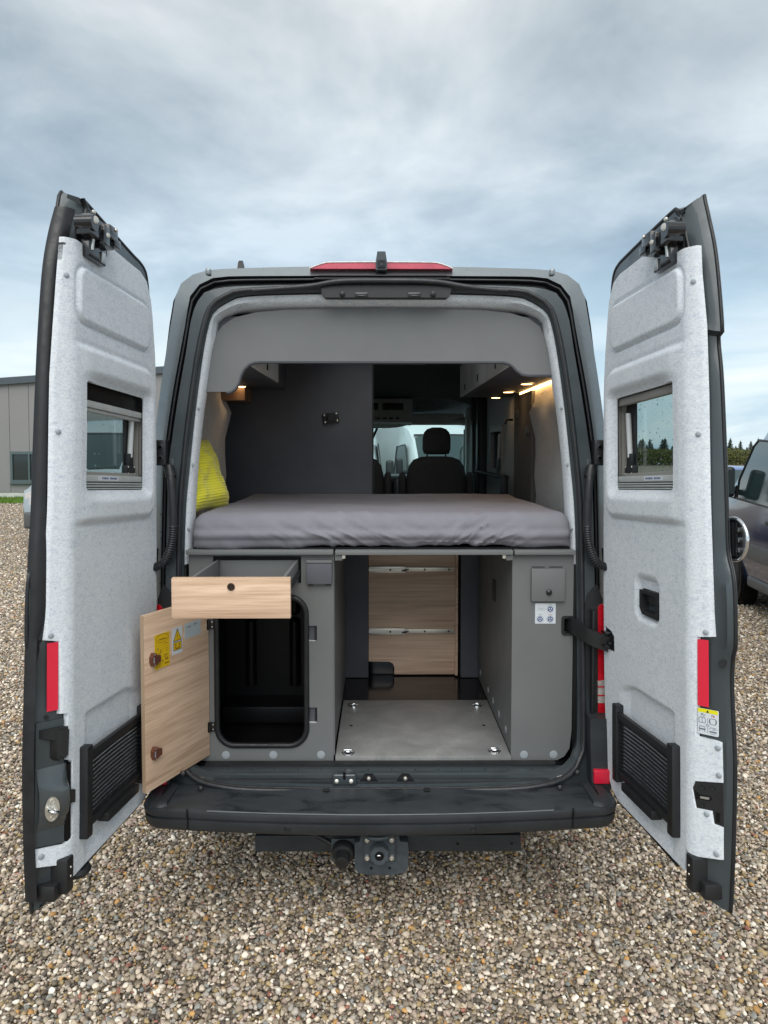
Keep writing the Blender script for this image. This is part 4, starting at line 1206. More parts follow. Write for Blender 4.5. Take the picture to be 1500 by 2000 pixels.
# prints on the locker door
def pr2(name, poly, mat, d0, d1, par=hd, fn=hf):
    return obj(name, prism(poly, fn, d0, d1), mat, par)
pr2('yellow_label', [(0.237, 1.047), (0.319, 1.047), (0.319, 1.177), (0.237, 1.177)], 'yellow_print', 0.0, 0.0006)
obj('label_print', G(stroke(arc2(0.277, 1.159, 0.033, 0.0155), 0.0014, hf, 0.0006, 0.0009),
    stroke([(0.296, 1.153), (0.290, 1.158), (0.284, 1.153), (0.277, 1.158), (0.270, 1.153), (0.262, 1.157), (0.257, 1.153)], 0.0032, hf, 0.0006, 0.0009),
    stroke([(0.262, 1.136), (0.246, 1.136)], 0.0016, hf, 0.0006, 0.0009),
    stroke([(0.306, 1.122), (0.302, 1.126), (0.298, 1.120), (0.304, 1.116)], 0.0016, hf, 0.0006, 0.0009),
    stroke([(0.303, 1.100), (0.297, 1.106), (0.291, 1.100), (0.288, 1.110), (0.283, 1.118), (0.286, 1.104)], 0.0018, hf, 0.0006, 0.0009),
    stroke([(0.256, 1.118), (0.252, 1.118)], 0.002, hf, 0.0006, 0.0009), stroke([(0.256, 1.109), (0.251, 1.109)], 0.002, hf, 0.0006, 0.0009),
    stroke([(0.268, 1.092), (0.248, 1.093)], 0.0022, hf, 0.0006, 0.0009), stroke([(0.268, 1.086), (0.252, 1.086)], 0.0018, hf, 0.0006, 0.0009),
    stroke([(0.264, 1.074), (0.260, 1.080), (0.254, 1.072), (0.248, 1.081), (0.247, 1.072)], 0.003, hf, 0.0006, 0.0009),
    stroke([(0.280, 1.070), (0.276, 1.077), (0.272, 1.070), (0.280, 1.070)], 0.0012, hf, 0.0006, 0.0009),
    stroke([(0.266, 1.060), (0.240, 1.060)], 0.0042, hf, 0.0006, 0.0009),
    *[stroke([(0.312, z), (0.284 + 0.004 * k, z)], 0.0016, hf, 0.0006, 0.0009) for k, z in enumerate((1.066, 1.061, 1.055))]), 'ink', hd)
pr2('warning_label', [(0.164, 1.078), (0.222, 1.078), (0.222, 1.182), (0.164, 1.182)], 'white_print', 0.0, 0.0006)
pr2('warning_triangle', [(0.1925, 1.178), (0.1675, 1.1285), (0.2165, 1.1285)], 'black_print', 0.0006, 0.0009)
pr2('warning_field', [(0.192, 1.171), (0.171, 1.1310), (0.213, 1.1310)], 'yellow_print', 0.0009, 0.0012)
obj('warning_mark', G(stroke([(0.192, 1.155), (0.192, 1.143)], 0.0022, hf, 0.0012, 0.0014), stroke([(0.192, 1.139), (0.192, 1.136)], 0.0022, hf, 0.0012, 0.0014)), 'ink', hd)
pr2('notice_border', [(0.1685, 1.0925), (0.2155, 1.0925), (0.2155, 1.1245), (0.1685, 1.1245)], 'black_print', 0.0006, 0.0009)
pr2('notice_field', [(0.1707, 1.0947), (0.2133, 1.0947), (0.2133, 1.1223), (0.1707, 1.1223)], 'yellow_print', 0.0009, 0.0012)
obj('notice_mark', G(stroke([(0.204, 1.119), (0.204, 1.099), (0.180, 1.099), (0.180, 1.119)], 0.003, hf, 0.0012, 0.0014), stroke([(0.1995, 1.118), (0.1995, 1.102), (0.1845, 1.102), (0.1845, 1.118)], 0.0012, hf, 0.0012, 0.0014)), 'ink', hd)
pr2('grey_label', [(0.051, 1.1235), (0.150, 1.1235), (0.150, 1.1840), (0.051, 1.1840)], 'grey_print', 0.0, 0.0006)
obj('label_sketch', G(stroke([(0.138, 1.165), (0.130, 1.170), (0.122, 1.166), (0.113, 1.172)], 0.003, hf, 0.0006, 0.0009), stroke([(0.120, 1.168), (0.110, 1.162)], 0.0015, hf, 0.0006, 0.0009),
    stroke([(0.096, 1.169), (0.088, 1.174), (0.080, 1.173), (0.074, 1.167)], 0.003, hf, 0.0006, 0.0009), stroke([(0.088, 1.170), (0.086, 1.161)], 0.0015, hf, 0.0006, 0.0009),
    stroke([(0.120, 1.155), (0.120, 1.135)], 0.0005, hf, 0.0006, 0.0009)), 'line_print', hd)
for zk in (1.093, 0.741):
    lt = obj('turn_latch', prism([(0.338, zk + 0.024), (0.330, zk + 0.024), (0.322, zk + 0.014), (0.302, zk + 0.009), (0.302, zk - 0.014), (0.322, zk - 0.019), (0.332, zk - 0.026), (0.341, zk - 0.024), (0.348, zk - 0.008), (0.348, zk + 0.010)], hf, 0.0, 0.016), 'brown', hd, 30)
    obj('latch_slot', prism([(0.337, zk - 0.012), (0.342, zk - 0.012), (0.342, zk + 0.010), (0.337, zk + 0.010)], hf, 0.016, 0.0166), 'cap', lt)
    for dz in (0.0185, -0.0205):
        p = Vector(hf(0.335, zk + dz, 0.016))
        obj('latch_screw', lathe(p, nv, [(0, 0.0032), (0.001, 0.003)], 10), 'steel', lt)
for zk in (1.150, 0.722):
    hg = obj('door_hinge', G(cyl((-0.704, 2.960, zk - 0.021), (-0.704, 2.960, zk + 0.021), 0.0045, n=10), box(-0.704, -0.686, 2.962, 2.9695, zk - 0.019, zk + 0.019, 0.001), xf(box(0.002, 0.012, 0, 0.002, zk - 0.021, zk + 0.021), lambda x, y, z: hf(x, z, y))), 'plastic_gloss', cab, 30)
    for dz in (-0.010, 0.010):
        obj('hinge_screw', lathe((-0.692, 2.9625, zk + dz), (0, -1, 0), [(0, 0.0034), (0.0016, 0.003)], 10), 'steel', hg)

# ------------------------------------------------------------------ right cabinet
cr = thing('service_cabinet', 'grey cabinet right of the gangway with small square flap and white sticker', 'cabinet', (0.67, 2.97, 0.57))
ol = [(0.543, 0.576), (0.735, 0.576), (0.765, 0.592), (0.786, 0.625), (0.794, 0.70), (0.796, 1.434), (0.543, 1.434)]
obj('front_panel', panel(ol, [rrect(0.757, 0.793, 1.112, 1.172, 0.006, 3)], fy, 0.018, 0.0), 'laminate', cr, 30)
obj('side_panel', box(0.5435, 0.562, 2.9885, 4.04, 0.60, 1.434, 0.001), 'laminate', cr)
obj('top_board', box(0.546, 0.794, 2.938, 4.04, 1.4395, 1.4585, 0.003), 'laminate', cr, 30)
fp = obj('flap', box(0.619, 0.756, 2.953, 2.9692, 1.245, 1.380, 0.003), 'laminate', cr, 30)
obj('flap_knob', lathe((0.690, 2.953, 1.284), (0, -1, 0), [(0, 0.010), (0.004, 0.0125), (0.009, 0.011), (0.012, 0.006)], 20), 'plastic_gloss', fp, 40)
for x0, x1 in ((0.622, 0.676), (0.694, 0.750)):
    obj('flap_slot', box(x0, x1, 2.9690, 2.9697, 1.3835, 1.3868), 'black', cr)
for xk in (0.597, 0.720):
    obj('cover_cap', lathe((xk, 2.9698, 0.600), (0, -1, 0), [(0, 0.0165), (0.0016, 0.0165), (0.0022, 0.014)], 24), 'cap', cr, 40)
for yk in (3.10, 3.28, 3.46, 3.62, 3.9):
    obj('side_cap', lathe((0.5434, yk, 0.655), (-1, 0, 0), [(0, 0.0165), (0.0016, 0.0165), (0.0022, 0.014)], 20), 'cap', cr, 40)
obj('side_pull', G(box(0.536, 0.5434, 3.40, 3.46, 1.15, 1.25, 0.004)), 'plastic', cr, 30)
st = obj('tap_sticker', prism(rrect(0.638, 0.723, 1.150, 1.234, 0.003, 3), fy, 0.0, -0.0007), 'white_print', cr)
prts = []
for cxk, czk in ((0.7005, 1.2105), (0.6585, 1.1690), (0.7005, 1.1690)):
    obj('dial_ring', stroke(arc2(cxk, czk, 0.0150, 0.0150, 0, 360, 20), 0.0007, fy, -0.0007, -0.0010), 'line_print', st)
    obj('dial_wheel', panel(arc2(cxk, czk, 0.0112, 0.0112, 0, 345, 23), [[(cxk + 0.0075 * math.cos(R(a)) , czk + 0.0075 * math.sin(R(a))) for a in range(r0, r0 + 101, 20)] + [(cxk + 0.0022 * math.cos(R(r0 + 50)), czk + 0.0022 * math.sin(R(r0 + 50)))] for r0 in (-20 - 10 + 10, 100, 220)], fy, -0.0007, -0.0012), 'navy_print', st)
obj('tank_outline', stroke([(0.646, 1.203), (0.646, 1.216), (0.654, 1.219), (0.672, 1.219), (0.678, 1.215), (0.678, 1.204), (0.646, 1.203)], 0.0006, fy, -0.0007, -0.0010), 'line_print', st)
obj('sticker_text', G(stroke([(0.651, 1.211), (0.673, 1.211)], 0.002, fy, -0.0007, -0.0010), stroke([(0.652, 1.188), (0.667, 1.188)], 0.0012, fy, -0.0007, -0.0010)), 'line_print', st)
obj('sticker_mark', stroke([(0.693, 1.188), (0.709, 1.188)], 0.0012, fy, -0.0007, -0.0010), 'red_print', st)
obj('sticker_mark', stroke([(0.693, 1.230), (0.708, 1.230)], 0.0012, fy, -0.0007, -0.0010), 'green_print', st)
obj('sticker_fold', stroke([(0.639, 1.1925), (0.722, 1.1925)], 0.0005, fy, -0.0007, -0.0009), 'grey_print', st)
# door check strap
ck = obj('door_check', G(panel(rrect(0.747, 0.803, 1.102, 1.182, 0.012, 4), [rrect(0.757, 0.793, 1.112, 1.172, 0.006, 3)], fy, 0.012, -0.006)), 'plastic', van, 30)
sp_ = [(0.770, 3.03, 1.158), (0.783, 2.962, 1.148), (0.822, 2.885, 1.128), (0.862, 2.855, 1.112), (0.905, 2.835, 1.100), (0.925, 2.825, 1.094)]
pp = smooth_path(sp_, 22)
obj('check_arm', loft([[(x - 0.004, y - 0.005, z - 0.031), (x + 0.004, y + 0.005, z - 0.031), (x + 0.004, y + 0.005, z + 0.031), (x - 0.004, y - 0.005, z + 0.031)] for x, y, z in pp]), 'plastic', ck, 30)
obj('arm_notch', prism(arc2(0, 0, 0.010, 0.017, -90, 90, 10), lambda a, b, d: (0.868 + a, 2.842 + d - a * 0.4, 1.110 + b), 0.0, -0.003), 'plastic_gloss', ck, 40)
obj('arm_pin', G(cyl((0.915, 2.823, 1.055), (0.915, 2.823, 1.135), 0.010, n=14), cyl((0.915, 2.823, 1.133), (0.915, 2.823, 1.143), 0.015, n=14), cyl((0.915, 2.823, 1.047), (0.915, 2.823, 1.057), 0.015, n=14)), 'plastic_gloss', ck, 40)
obj('check_cavity', box(0.750, 0.800, 3.00, 3.10, 1.10, 1.185), 'black', ck)

# ------------------------------------------------------------------ bed frame, drawer unit at the end of the gangway
bf = thing('bed_frame', 'grey board carrying the bed across the gangway between the two cabinets', 'bed frame', (0.18, 2.94, 1.44))
obj('cross_board', box(-0.184, 0.540, 2.938, 4.24, 1.4395, 1.4585, 0.003), 'laminate', bf, 30)
obj('under_board', box(-0.77, 0.78, 2.975, 4.26, 1.4600, 1.4670), 'black', bf)
for xk in (-0.150, 0.505):
    obj('board_clip', G(box(xk - 0.007, xk + 0.007, 2.950, 2.962, 1.424, 1.439, 0.002), cyl((xk, 2.950, 1.430), (xk, 2.946, 1.430), 0.007, n=12)), 'steel', bf, 30)
for x0, x1 in ((-0.186, -0.155), (0.513, 0.541)):
    obj('support_block', box(x0, x1, 2.952, 3.0, 1.415, 1.4388, 0.002), 'laminate', bf, 30)

du = thing('drawer_unit', 'oak fronted unit with two steel runners at the end of the gangway', 'cabinet', (0.18, 4.05, 0.6))
wb = [(0.078, 0.600), (0.078, 0.640), (0.070, 0.662), (0.050, 0.672), (-0.066, 0.674), (-0.066, 1.437), (0.432, 1.437), (0.432, 0.600)]
obj('oak_panel', panel(wb, [], lambda a, b, d: (a, 4.05 + d, b), 0.018, 0.0), 'oak_back', du, 30)
obj('edge_post', box(0.4185, 0.4325, 4.020, 4.0495, 0.602, 1.437, 0.001), 'oak_back', du)
for x0, x1 in ((-0.204, -0.068), (0.447, 0.543)):
    obj('side_column', box(x0, x1, 4.005, 4.10, 0.596, 1.437, 0.002), 'dark_panel', du, 30)
obj('gap_back', box(-0.20, 0.50, 4.10, 4.12, 0.59, 1.437), 'black', du)
obj('wheel_arch', box(-0.066, 0.09, 4.07, 4.3, 0.58, 0.70, 0.02, 3), 'plastic_gloss', du, 40)
for zc in (1.197, 0.848):
    r1 = obj('runner', box(-0.0655, 0.141, 4.030, 4.0495, zc - 0.0185, zc + 0.0185, 0.003), 'steel', du, 30)
    obj('runner_groove', box(-0.0655, 0.141, 4.0285, 4.0305, zc - 0.008, zc + 0.008, 0.0005), 'alu', r1)
    obj('inner_rail', box(0.1415, 0.414, 4.038, 4.0495, zc - 0.0115, zc + 0.0115, 0.002), 'steel', r1, 30)
    obj('rail_catch', G(box(0.118, 0.146, 4.0275, 4.037, zc - 0.009, zc - 0.001, 0.002), box(0.128, 0.158, 4.0275, 4.037, zc - 0.003, zc + 0.003, 0.001)), 'rubber', r1)
    for xk in (0.055, 0.248, 0.383):
        obj('rail_screw', lathe((xk, 4.037 if xk > 0.15 else 4.028, zc), (0, -1, 0), [(0, 0.006), (0.0016, 0.005), (0.001, 0.002)], 12), 'brown', r1)

# ------------------------------------------------------------------ mattress with its sheet
def mattress():
    x0, x1, y0, y1, z0, z1 = -0.772, 0.784, 2.955, 4.285, 1.468, 1.607
    prof = []
    def add(y, z, ny, nz): prof.append((y, z, ny, nz))
    r = 0.066
    add(y0 + 0.30, z0, 0, -1); add(y0 + 0.10, z0, 0, -1); add(y0 + 0.055, z0, 0, -1)
    for k in range(1, 7):
        a = R(270 - 15 * k); add(y0 + 0.03 + 0.03 * math.cos(a), z0 + 0.03 + 0.03 * math.sin(a), math.cos(a), math.sin(a))
    for k in range(1, 9):
        add(y0 - 0.012 * math.sin(math.pi * k / 9), z0 + 0.03 + (z1 - z0 - 0.03 - r) * k / 9, -1, 0)
    for k in range(0, 10):
        a = R(180 - 10 * k); add(y0 + r + r * math.cos(a), z1 - r + r * math.sin(a), math.cos(a), math.sin(a))
    for k in range(1, 25):
        add(y0 + r + (y1 - y0 - 2 * r) * k / 25, z1, 0, 1)
    for k in range(0, 7):
        a = R(90 - 15 * k); add(y1 - r + r * math.cos(a), z1 - r + r * math.sin(a), math.cos(a), math.sin(a))
    add(y1, z0, 0, 0)
    nx = 420
    S = [0.0]
    for i in range(1, len(prof)):
        S.append(S[-1] + math.hypot(prof[i][0] - prof[i - 1][0], prof[i][1] - prof[i - 1][1]))
    folds = []
    rnd = random.Random(11)
    # diagonal pulls falling towards the lower edge, strongest right of the middle
    for cx_, amp, sl, wd in ((-0.42, 0.006, 0.9, 0.016), (-0.36, 0.007, 1.0, 0.014), (-0.30, 0.009, 1.15, 0.014), (-0.235, 0.010, 1.2, 0.013), (-0.17, 0.012, 1.2, 0.012), (-0.12, 0.008, 1.3, 0.011),
                             (0.02, 0.008, 0.7, 0.016), (0.09, 0.006, 0.5, 0.014), (0.30, 0.010, -0.5, 0.014), (0.36, 0.012, -0.9, 0.013), (0.42, 0.008, -1.0, 0.016), (0.50, 0.006, -1.4, 0.018), (0.21, 0.006, 0.3, 0.015), (-0.52, 0.004, 0.6, 0.02), (0.60, 0.004, -0.9, 0.02)):
        folds.append((cx_, amp, sl, wd))
    loops = []
    for i, (y, z, ny, nz) in enumerate(prof):
        row = []
        h = (z - z0) / (z1 - z0)
        frontness = max(0.0, 1 - abs(y - y0) / 0.22)
        for k in range(nx + 1):
            t = k / nx
            x = x0 + (x1 - x0) * t
            d = 0.0
            # pulls in the cloth run slantwise down the front edge, in two fans
            wf1 = math.exp(-((x + 0.17) / 0.26) ** 2)
            wf2 = math.exp(-((x - 0.40) / 0.17) ** 2)
            wf3 = 0.35
            for wgt, sl, f, o_ in ((wf1, 0.30, 8.5, 1.0), (wf1, 0.22, 17.0, 5.0), (wf2, -0.20, 9.5, 9.0), (wf2, -0.16, 19.0, 3.0), (wf3, 0.10, 6.0, 7.0)):
                q = (x + sl * h) * f + 0.7 * noise.noise(Vector((x * 3, h * 2, o_)))
                nz_ = noise.noise(Vector((q, h * 0.55 + y * 1.2, o_)))
                ridge = max(0.0, 1 - abs(nz_) * 3.2)
                d += (0.0125 if f < 12 else 0.0058) * wgt * (ridge ** 1.6 - 0.25) * frontness * (1.0 - 0.45 * h)
            d += 0.006 * noise.noise(Vector((x * 2.2, y * 2.0, z * 5))) + 0.003 * noise.noise(Vector((x * 7 + z * 14, y * 5, z * 9)))
            if nz > 0.5:
                d += 0.010 * noise.noise(Vector((x * 1.6 + 5, y * 2.4, 3))) + 0.0035 * noise.noise(Vector((x * 5 + y * 6, y * 3 - x, 7)))
            # rounded ends
            e = min(x - x0, x1 - x)
            er = 0.055
            sh = 0.0
            if e < er:
                sh = er - math.sqrt(max(0, er * er - (er - e) ** 2))
            zz_ = z + nz * d - (sh if nz > 0 else 0) * max(0, nz) + (0.012 * math.sin(max(0, 1 - h) * 0) if 0 else 0)
            yy_ = y + ny * d + (sh * abs(ny) * 0.8 if ny < 0 else 0)
            low = max(0, -nz) * 0.006 * noise.noise(Vector((x * 4, 0, 9)))
            row.append((x, yy_, zz_ + low + (0.007 * math.sin(x * 3.2 + 0.6) if h < 0.15 else 0)))
        loops.append(row)
    g = loft(loops, closed=False)
    n = nx + 1
    caps = [tuple(i * n for i in range(len(prof))), tuple(i * n + nx for i in range(len(prof) - 1, -1, -1))]
    o = obj('mattress', (g[0], g[1] + caps), 'sheet', None, 70)
    tag(o, 'mattress under a creased grey fitted sheet across the back of the van', 'mattress')
mattress()

# ------------------------------------------------------------------ yellow corduroy cushion leaning at the left wall
def cushion():
    Mx = Matrix.Translation((-0.822, 3.25, 1.752)) @ Matrix.Rotation(R(-14), 4, 'Z') @ Matrix.Rotation(R(-17), 4, 'Y')
    n = 44
    V, Fc = [], []
    hw, hh, th = 0.205, 0.175, 0.064
    for sgn in (1, -1):
        for j in range(n + 1):
            for k in range(n + 1):
                u, v = -1 + 2 * k / n, -1 + 2 * j / n
                edge = max(0.0, (1 - abs(u) ** 3.2) * (1 - abs(v) ** 3.2))
                t = th * edge ** 0.55
                pin = 1 - 0.085 * (1 - abs(v)) * abs(u) ** 2
                pin2 = 1 - 0.085 * (1 - abs(u)) * abs(v) ** 2
                sag = 0.030 * max(0, -v) ** 1.5
                wob = 0.020 * noise.noise(Vector((u * 1.7, v * 2.1, sgn * 3.0))) + 0.012 * noise.noise(Vector((u * 4.1, v * 4.1, sgn)))
                rib = 0.0011 * math.sin(v * 95 + 2.5 * noise.noise(Vector((u * 1.2, v * 1.2, 5)))) * edge ** 0.3
                V.append((sgn * (t * (1 + 0.35 * max(0, -v)) + rib) + wob * edge, u * hw * pin, v * hh * pin2 + 0.008 * noise.noise(Vector((u * 2.2, 1.3, 2))) * abs(v)))
    m = (n + 1) ** 2
    for s in range(2):
        for j in range(n):
            for k in range(n):
                a = s * m + j * (n + 1) + k
                Fc.append((a, a + 1, a + n + 2, a + n + 1))
    o = obj('cushion', (V, Fc), 'cord', None, 70, M=Mx)
    me = o.data
    bm = bmesh.new(); bm.from_mesh(me)
    bmesh.ops.remove_doubles(bm, verts=bm.verts, dist=0.0008)
    bmesh.ops.recalc_face_normals(bm, faces=bm.faces)
    bm.to_mesh(me); bm.free()
    tag(o, 'bright yellow corduroy cushion standing on the mattress against the left wall', 'cushion')
cushion()
# ------------------------------------------------------------------ rear doors
TL, SPL = R(3.0), R(5.0)
def door_frame(s):
    Hh = Vector((s * 0.90, 2.88, 0.5))
    V = Vector((0, math.sin(TL), math.cos(TL)))
    U = Vector((s * math.sin(SPL), -math.cos(SPL) * math.cos(TL), math.cos(SPL) * math.sin(TL)))
    N = U.cross(V).normalized()
    if N.x * s > 0: N = -N
    return Hh, U, V, N
def ss(a, b, x):
    t = max(0.0, min(1.0, (x - a) / (b - a)))
    return t * t * (3 - 2 * t)
def prof(u, v):                          # free edge of the door bends back
    ub = 0.70 - 0.012 * max(0, min(1, (v - 1.2) / 0.8))
    t = u - ub
    if t < -0.022: return 0.0
    if t > 0.022: return -0.95 * t
    return -0.95 * (t + 0.022) ** 2 / 0.088
def rr_sdf(u, v, u0, u1, v0, v1, r):
    cu, cv = (u0 + u1) / 2, (v0 + v1) / 2
    qx, qy = abs(u - cu) - (u1 - u0) / 2 + r, abs(v - cv) - (v1 - v0) / 2 + r
    return math.hypot(max(qx, 0), max(qy, 0)) + min(max(qx, qy), 0) - r
WIN = (0.140, 0.622, 1.207, 1.560)
def relief(u, v, s):
    h = 0.0
    d = rr_sdf(u, v, 0.066, 0.95, 1.100, 1.672, 0.085)
    fade = 1 - ss(0.60, 0.71, u)
    h += 0.015 * ss(0.006, -0.020, d) * fade
    h -= 0.004 * math.exp(-((d - 0.006) / 0.008) ** 2) * fade
    tilt = ss(0.0, -0.13, max(v - 1.67, 1.10 - v))
    d2 = rr_sdf(u, v, 0.125, 0.668, 1.742, 1.918, 0.045)
    h += 0.010 * ss(0.002, -0.007, d2) - 0.007 * math.exp(-((d2 - 0.006) / 0.005) ** 2)
    dw = rr_sdf(u, v, WIN[0], WIN[1], WIN[2], WIN[3], 0.01)
    h -= 0.026 * ss(0.040, -0.002, dw) * (1 - 0.75 * ss(0.5, 0.63, u))
    # hollow behind the net
    top = 0.492 - 0.05 * ss(0.33, 0.10, u)
    a = ss(top + 0.004, top - 0.022, v) * ss(0.612, 0.590, u) * ss(0.02, 0.10, v)
    a *= ss(0.17, 0.36, u + 0.45 * (0.40 - v) * 0)
    h -= 0.034 * a
    if s > 0:                            # scoop above the pull handle
        dh = rr_sdf(u, v, 0.325, 0.505, 0.745, 0.905, 0.04)
        h -= 0.020 * ss(0.010, -0.03, dh)
    h += 0.0022 * noise.noise(Vector((u * 6, v * 5, s * 3.0)))
    return h
FELT = {
 1: [(0.110, 0.045), (0.075, 0.095), (0.056, 0.236), (0.042, 0.450), (0.034, 0.682), (0.036, 1.030), (0.038, 1.253), (0.045, 1.590), (0.058, 1.750), (0.080, 1.880), (0.100, 1.950), (0.140, 2.008), (0.200, 2.026), (0.484, 2.034),
     (0.484, 1.996), (0.495, 1.978), (0.512, 1.969), (0.680, 1.966), (0.715, 1.965), (0.718, 1.877), (0.729, 1.716), (0.735, 1.504), (0.741, 1.141), (0.747, 0.834), (0.750, 0.763), (0.717, 0.757), (0.714, 0.452),
     (0.769, 0.450), (0.772, 0.330), (0.712, 0.314), (0.704, 0.292), (0.714, 0.232), (0.748, 0.236), (0.752, 0.199), (0.771, 0.196), (0.768, 0.098), (0.706, 0.082), (0.676, 0.092), (0.674, 0.020), (0.170, 0.022)],
 -1: [(0.110, 0.045), (0.075, 0.095), (0.056, 0.236), (0.042, 0.450), (0.034, 0.682), (0.036, 1.030), (0.038, 1.253), (0.045, 1.590), (0.058, 1.750), (0.080, 1.880), (0.100, 1.950), (0.140, 2.012), (0.200, 2.034), (0.470, 2.046),
     (0.470, 2.010), (0.484, 1.992), (0.506, 1.986), (0.681, 1.992), (0.712, 1.990), (0.719, 1.875), (0.728, 1.714), (0.736, 1.556), (0.739, 1.400), (0.743, 1.142), (0.748, 0.987), (0.751, 0.858), (0.754, 0.756), (0.726, 0.748),
     (0.721, 0.526), (0.704, 0.522), (0.702, 0.379), (0.688, 0.373), (0.687, 0.138), (0.708, 0.124), (0.774, 0.136), (0.772, 0.082), (0.712, 0.064), (0.692, 0.068), (0.690, 0.012), (0.170, 0.022)]}
# outer outline of the shell at its outer skin; free side carries the stepped rain edge
OUT = [(0.100, -0.020), (0.045, 0.040), (0.022, 0.130), (0.016, 0.30), (0.014, 0.70), (0.014, 1.30), (0.020, 1.62), (0.030, 1.80), (0.036, 1.92), (0.048, 2.020), (0.075, 2.080), (0.130, 2.108), (0.220, 2.120), (0.420, 2.140), (0.600, 2.155), (0.634, 2.158), (0.640, 2.140),
       (0.662, 2.080), (0.705, 1.940), (0.737, 1.712), (0.724, 1.690), (0.716, 1.672), (0.733, 1.560), (0.748, 1.350), (0.758, 1.150), (0.765, 1.020), (0.790, 0.955), (0.800, 0.880), (0.801, 0.745), (0.788, 0.705), (0.782, 0.640), (0.785, 0.560), (0.796, 0.395), (0.789, 0.190), (0.776, 0.010), (0.768, -0.060), (0.758, -0.066), (0.60, -0.040), (0.35, -0.028)]
def inset(poly, dist, n_free):
    n = len(poly)
    out = []
    area = sum(poly[i][0] * poly[(i + 1) % n][1] - poly[(i + 1) % n][0] * poly[i][1] for i in range(n))
    sg = 1 if area > 0 else -1
    for i in range(n):
        a, b, c = Vector(poly[i - 1]), Vector(poly[i]), Vector(poly[(i + 1) % n])
        t = (c - a).normalized()
        nr = Vector((-t.y, t.x)) * sg
        k = dist * (n_free if poly[i][0] > 0.6 else 1.0)
        out.append((b.x + nr.x * k, b.y + nr.y * k))
    return out

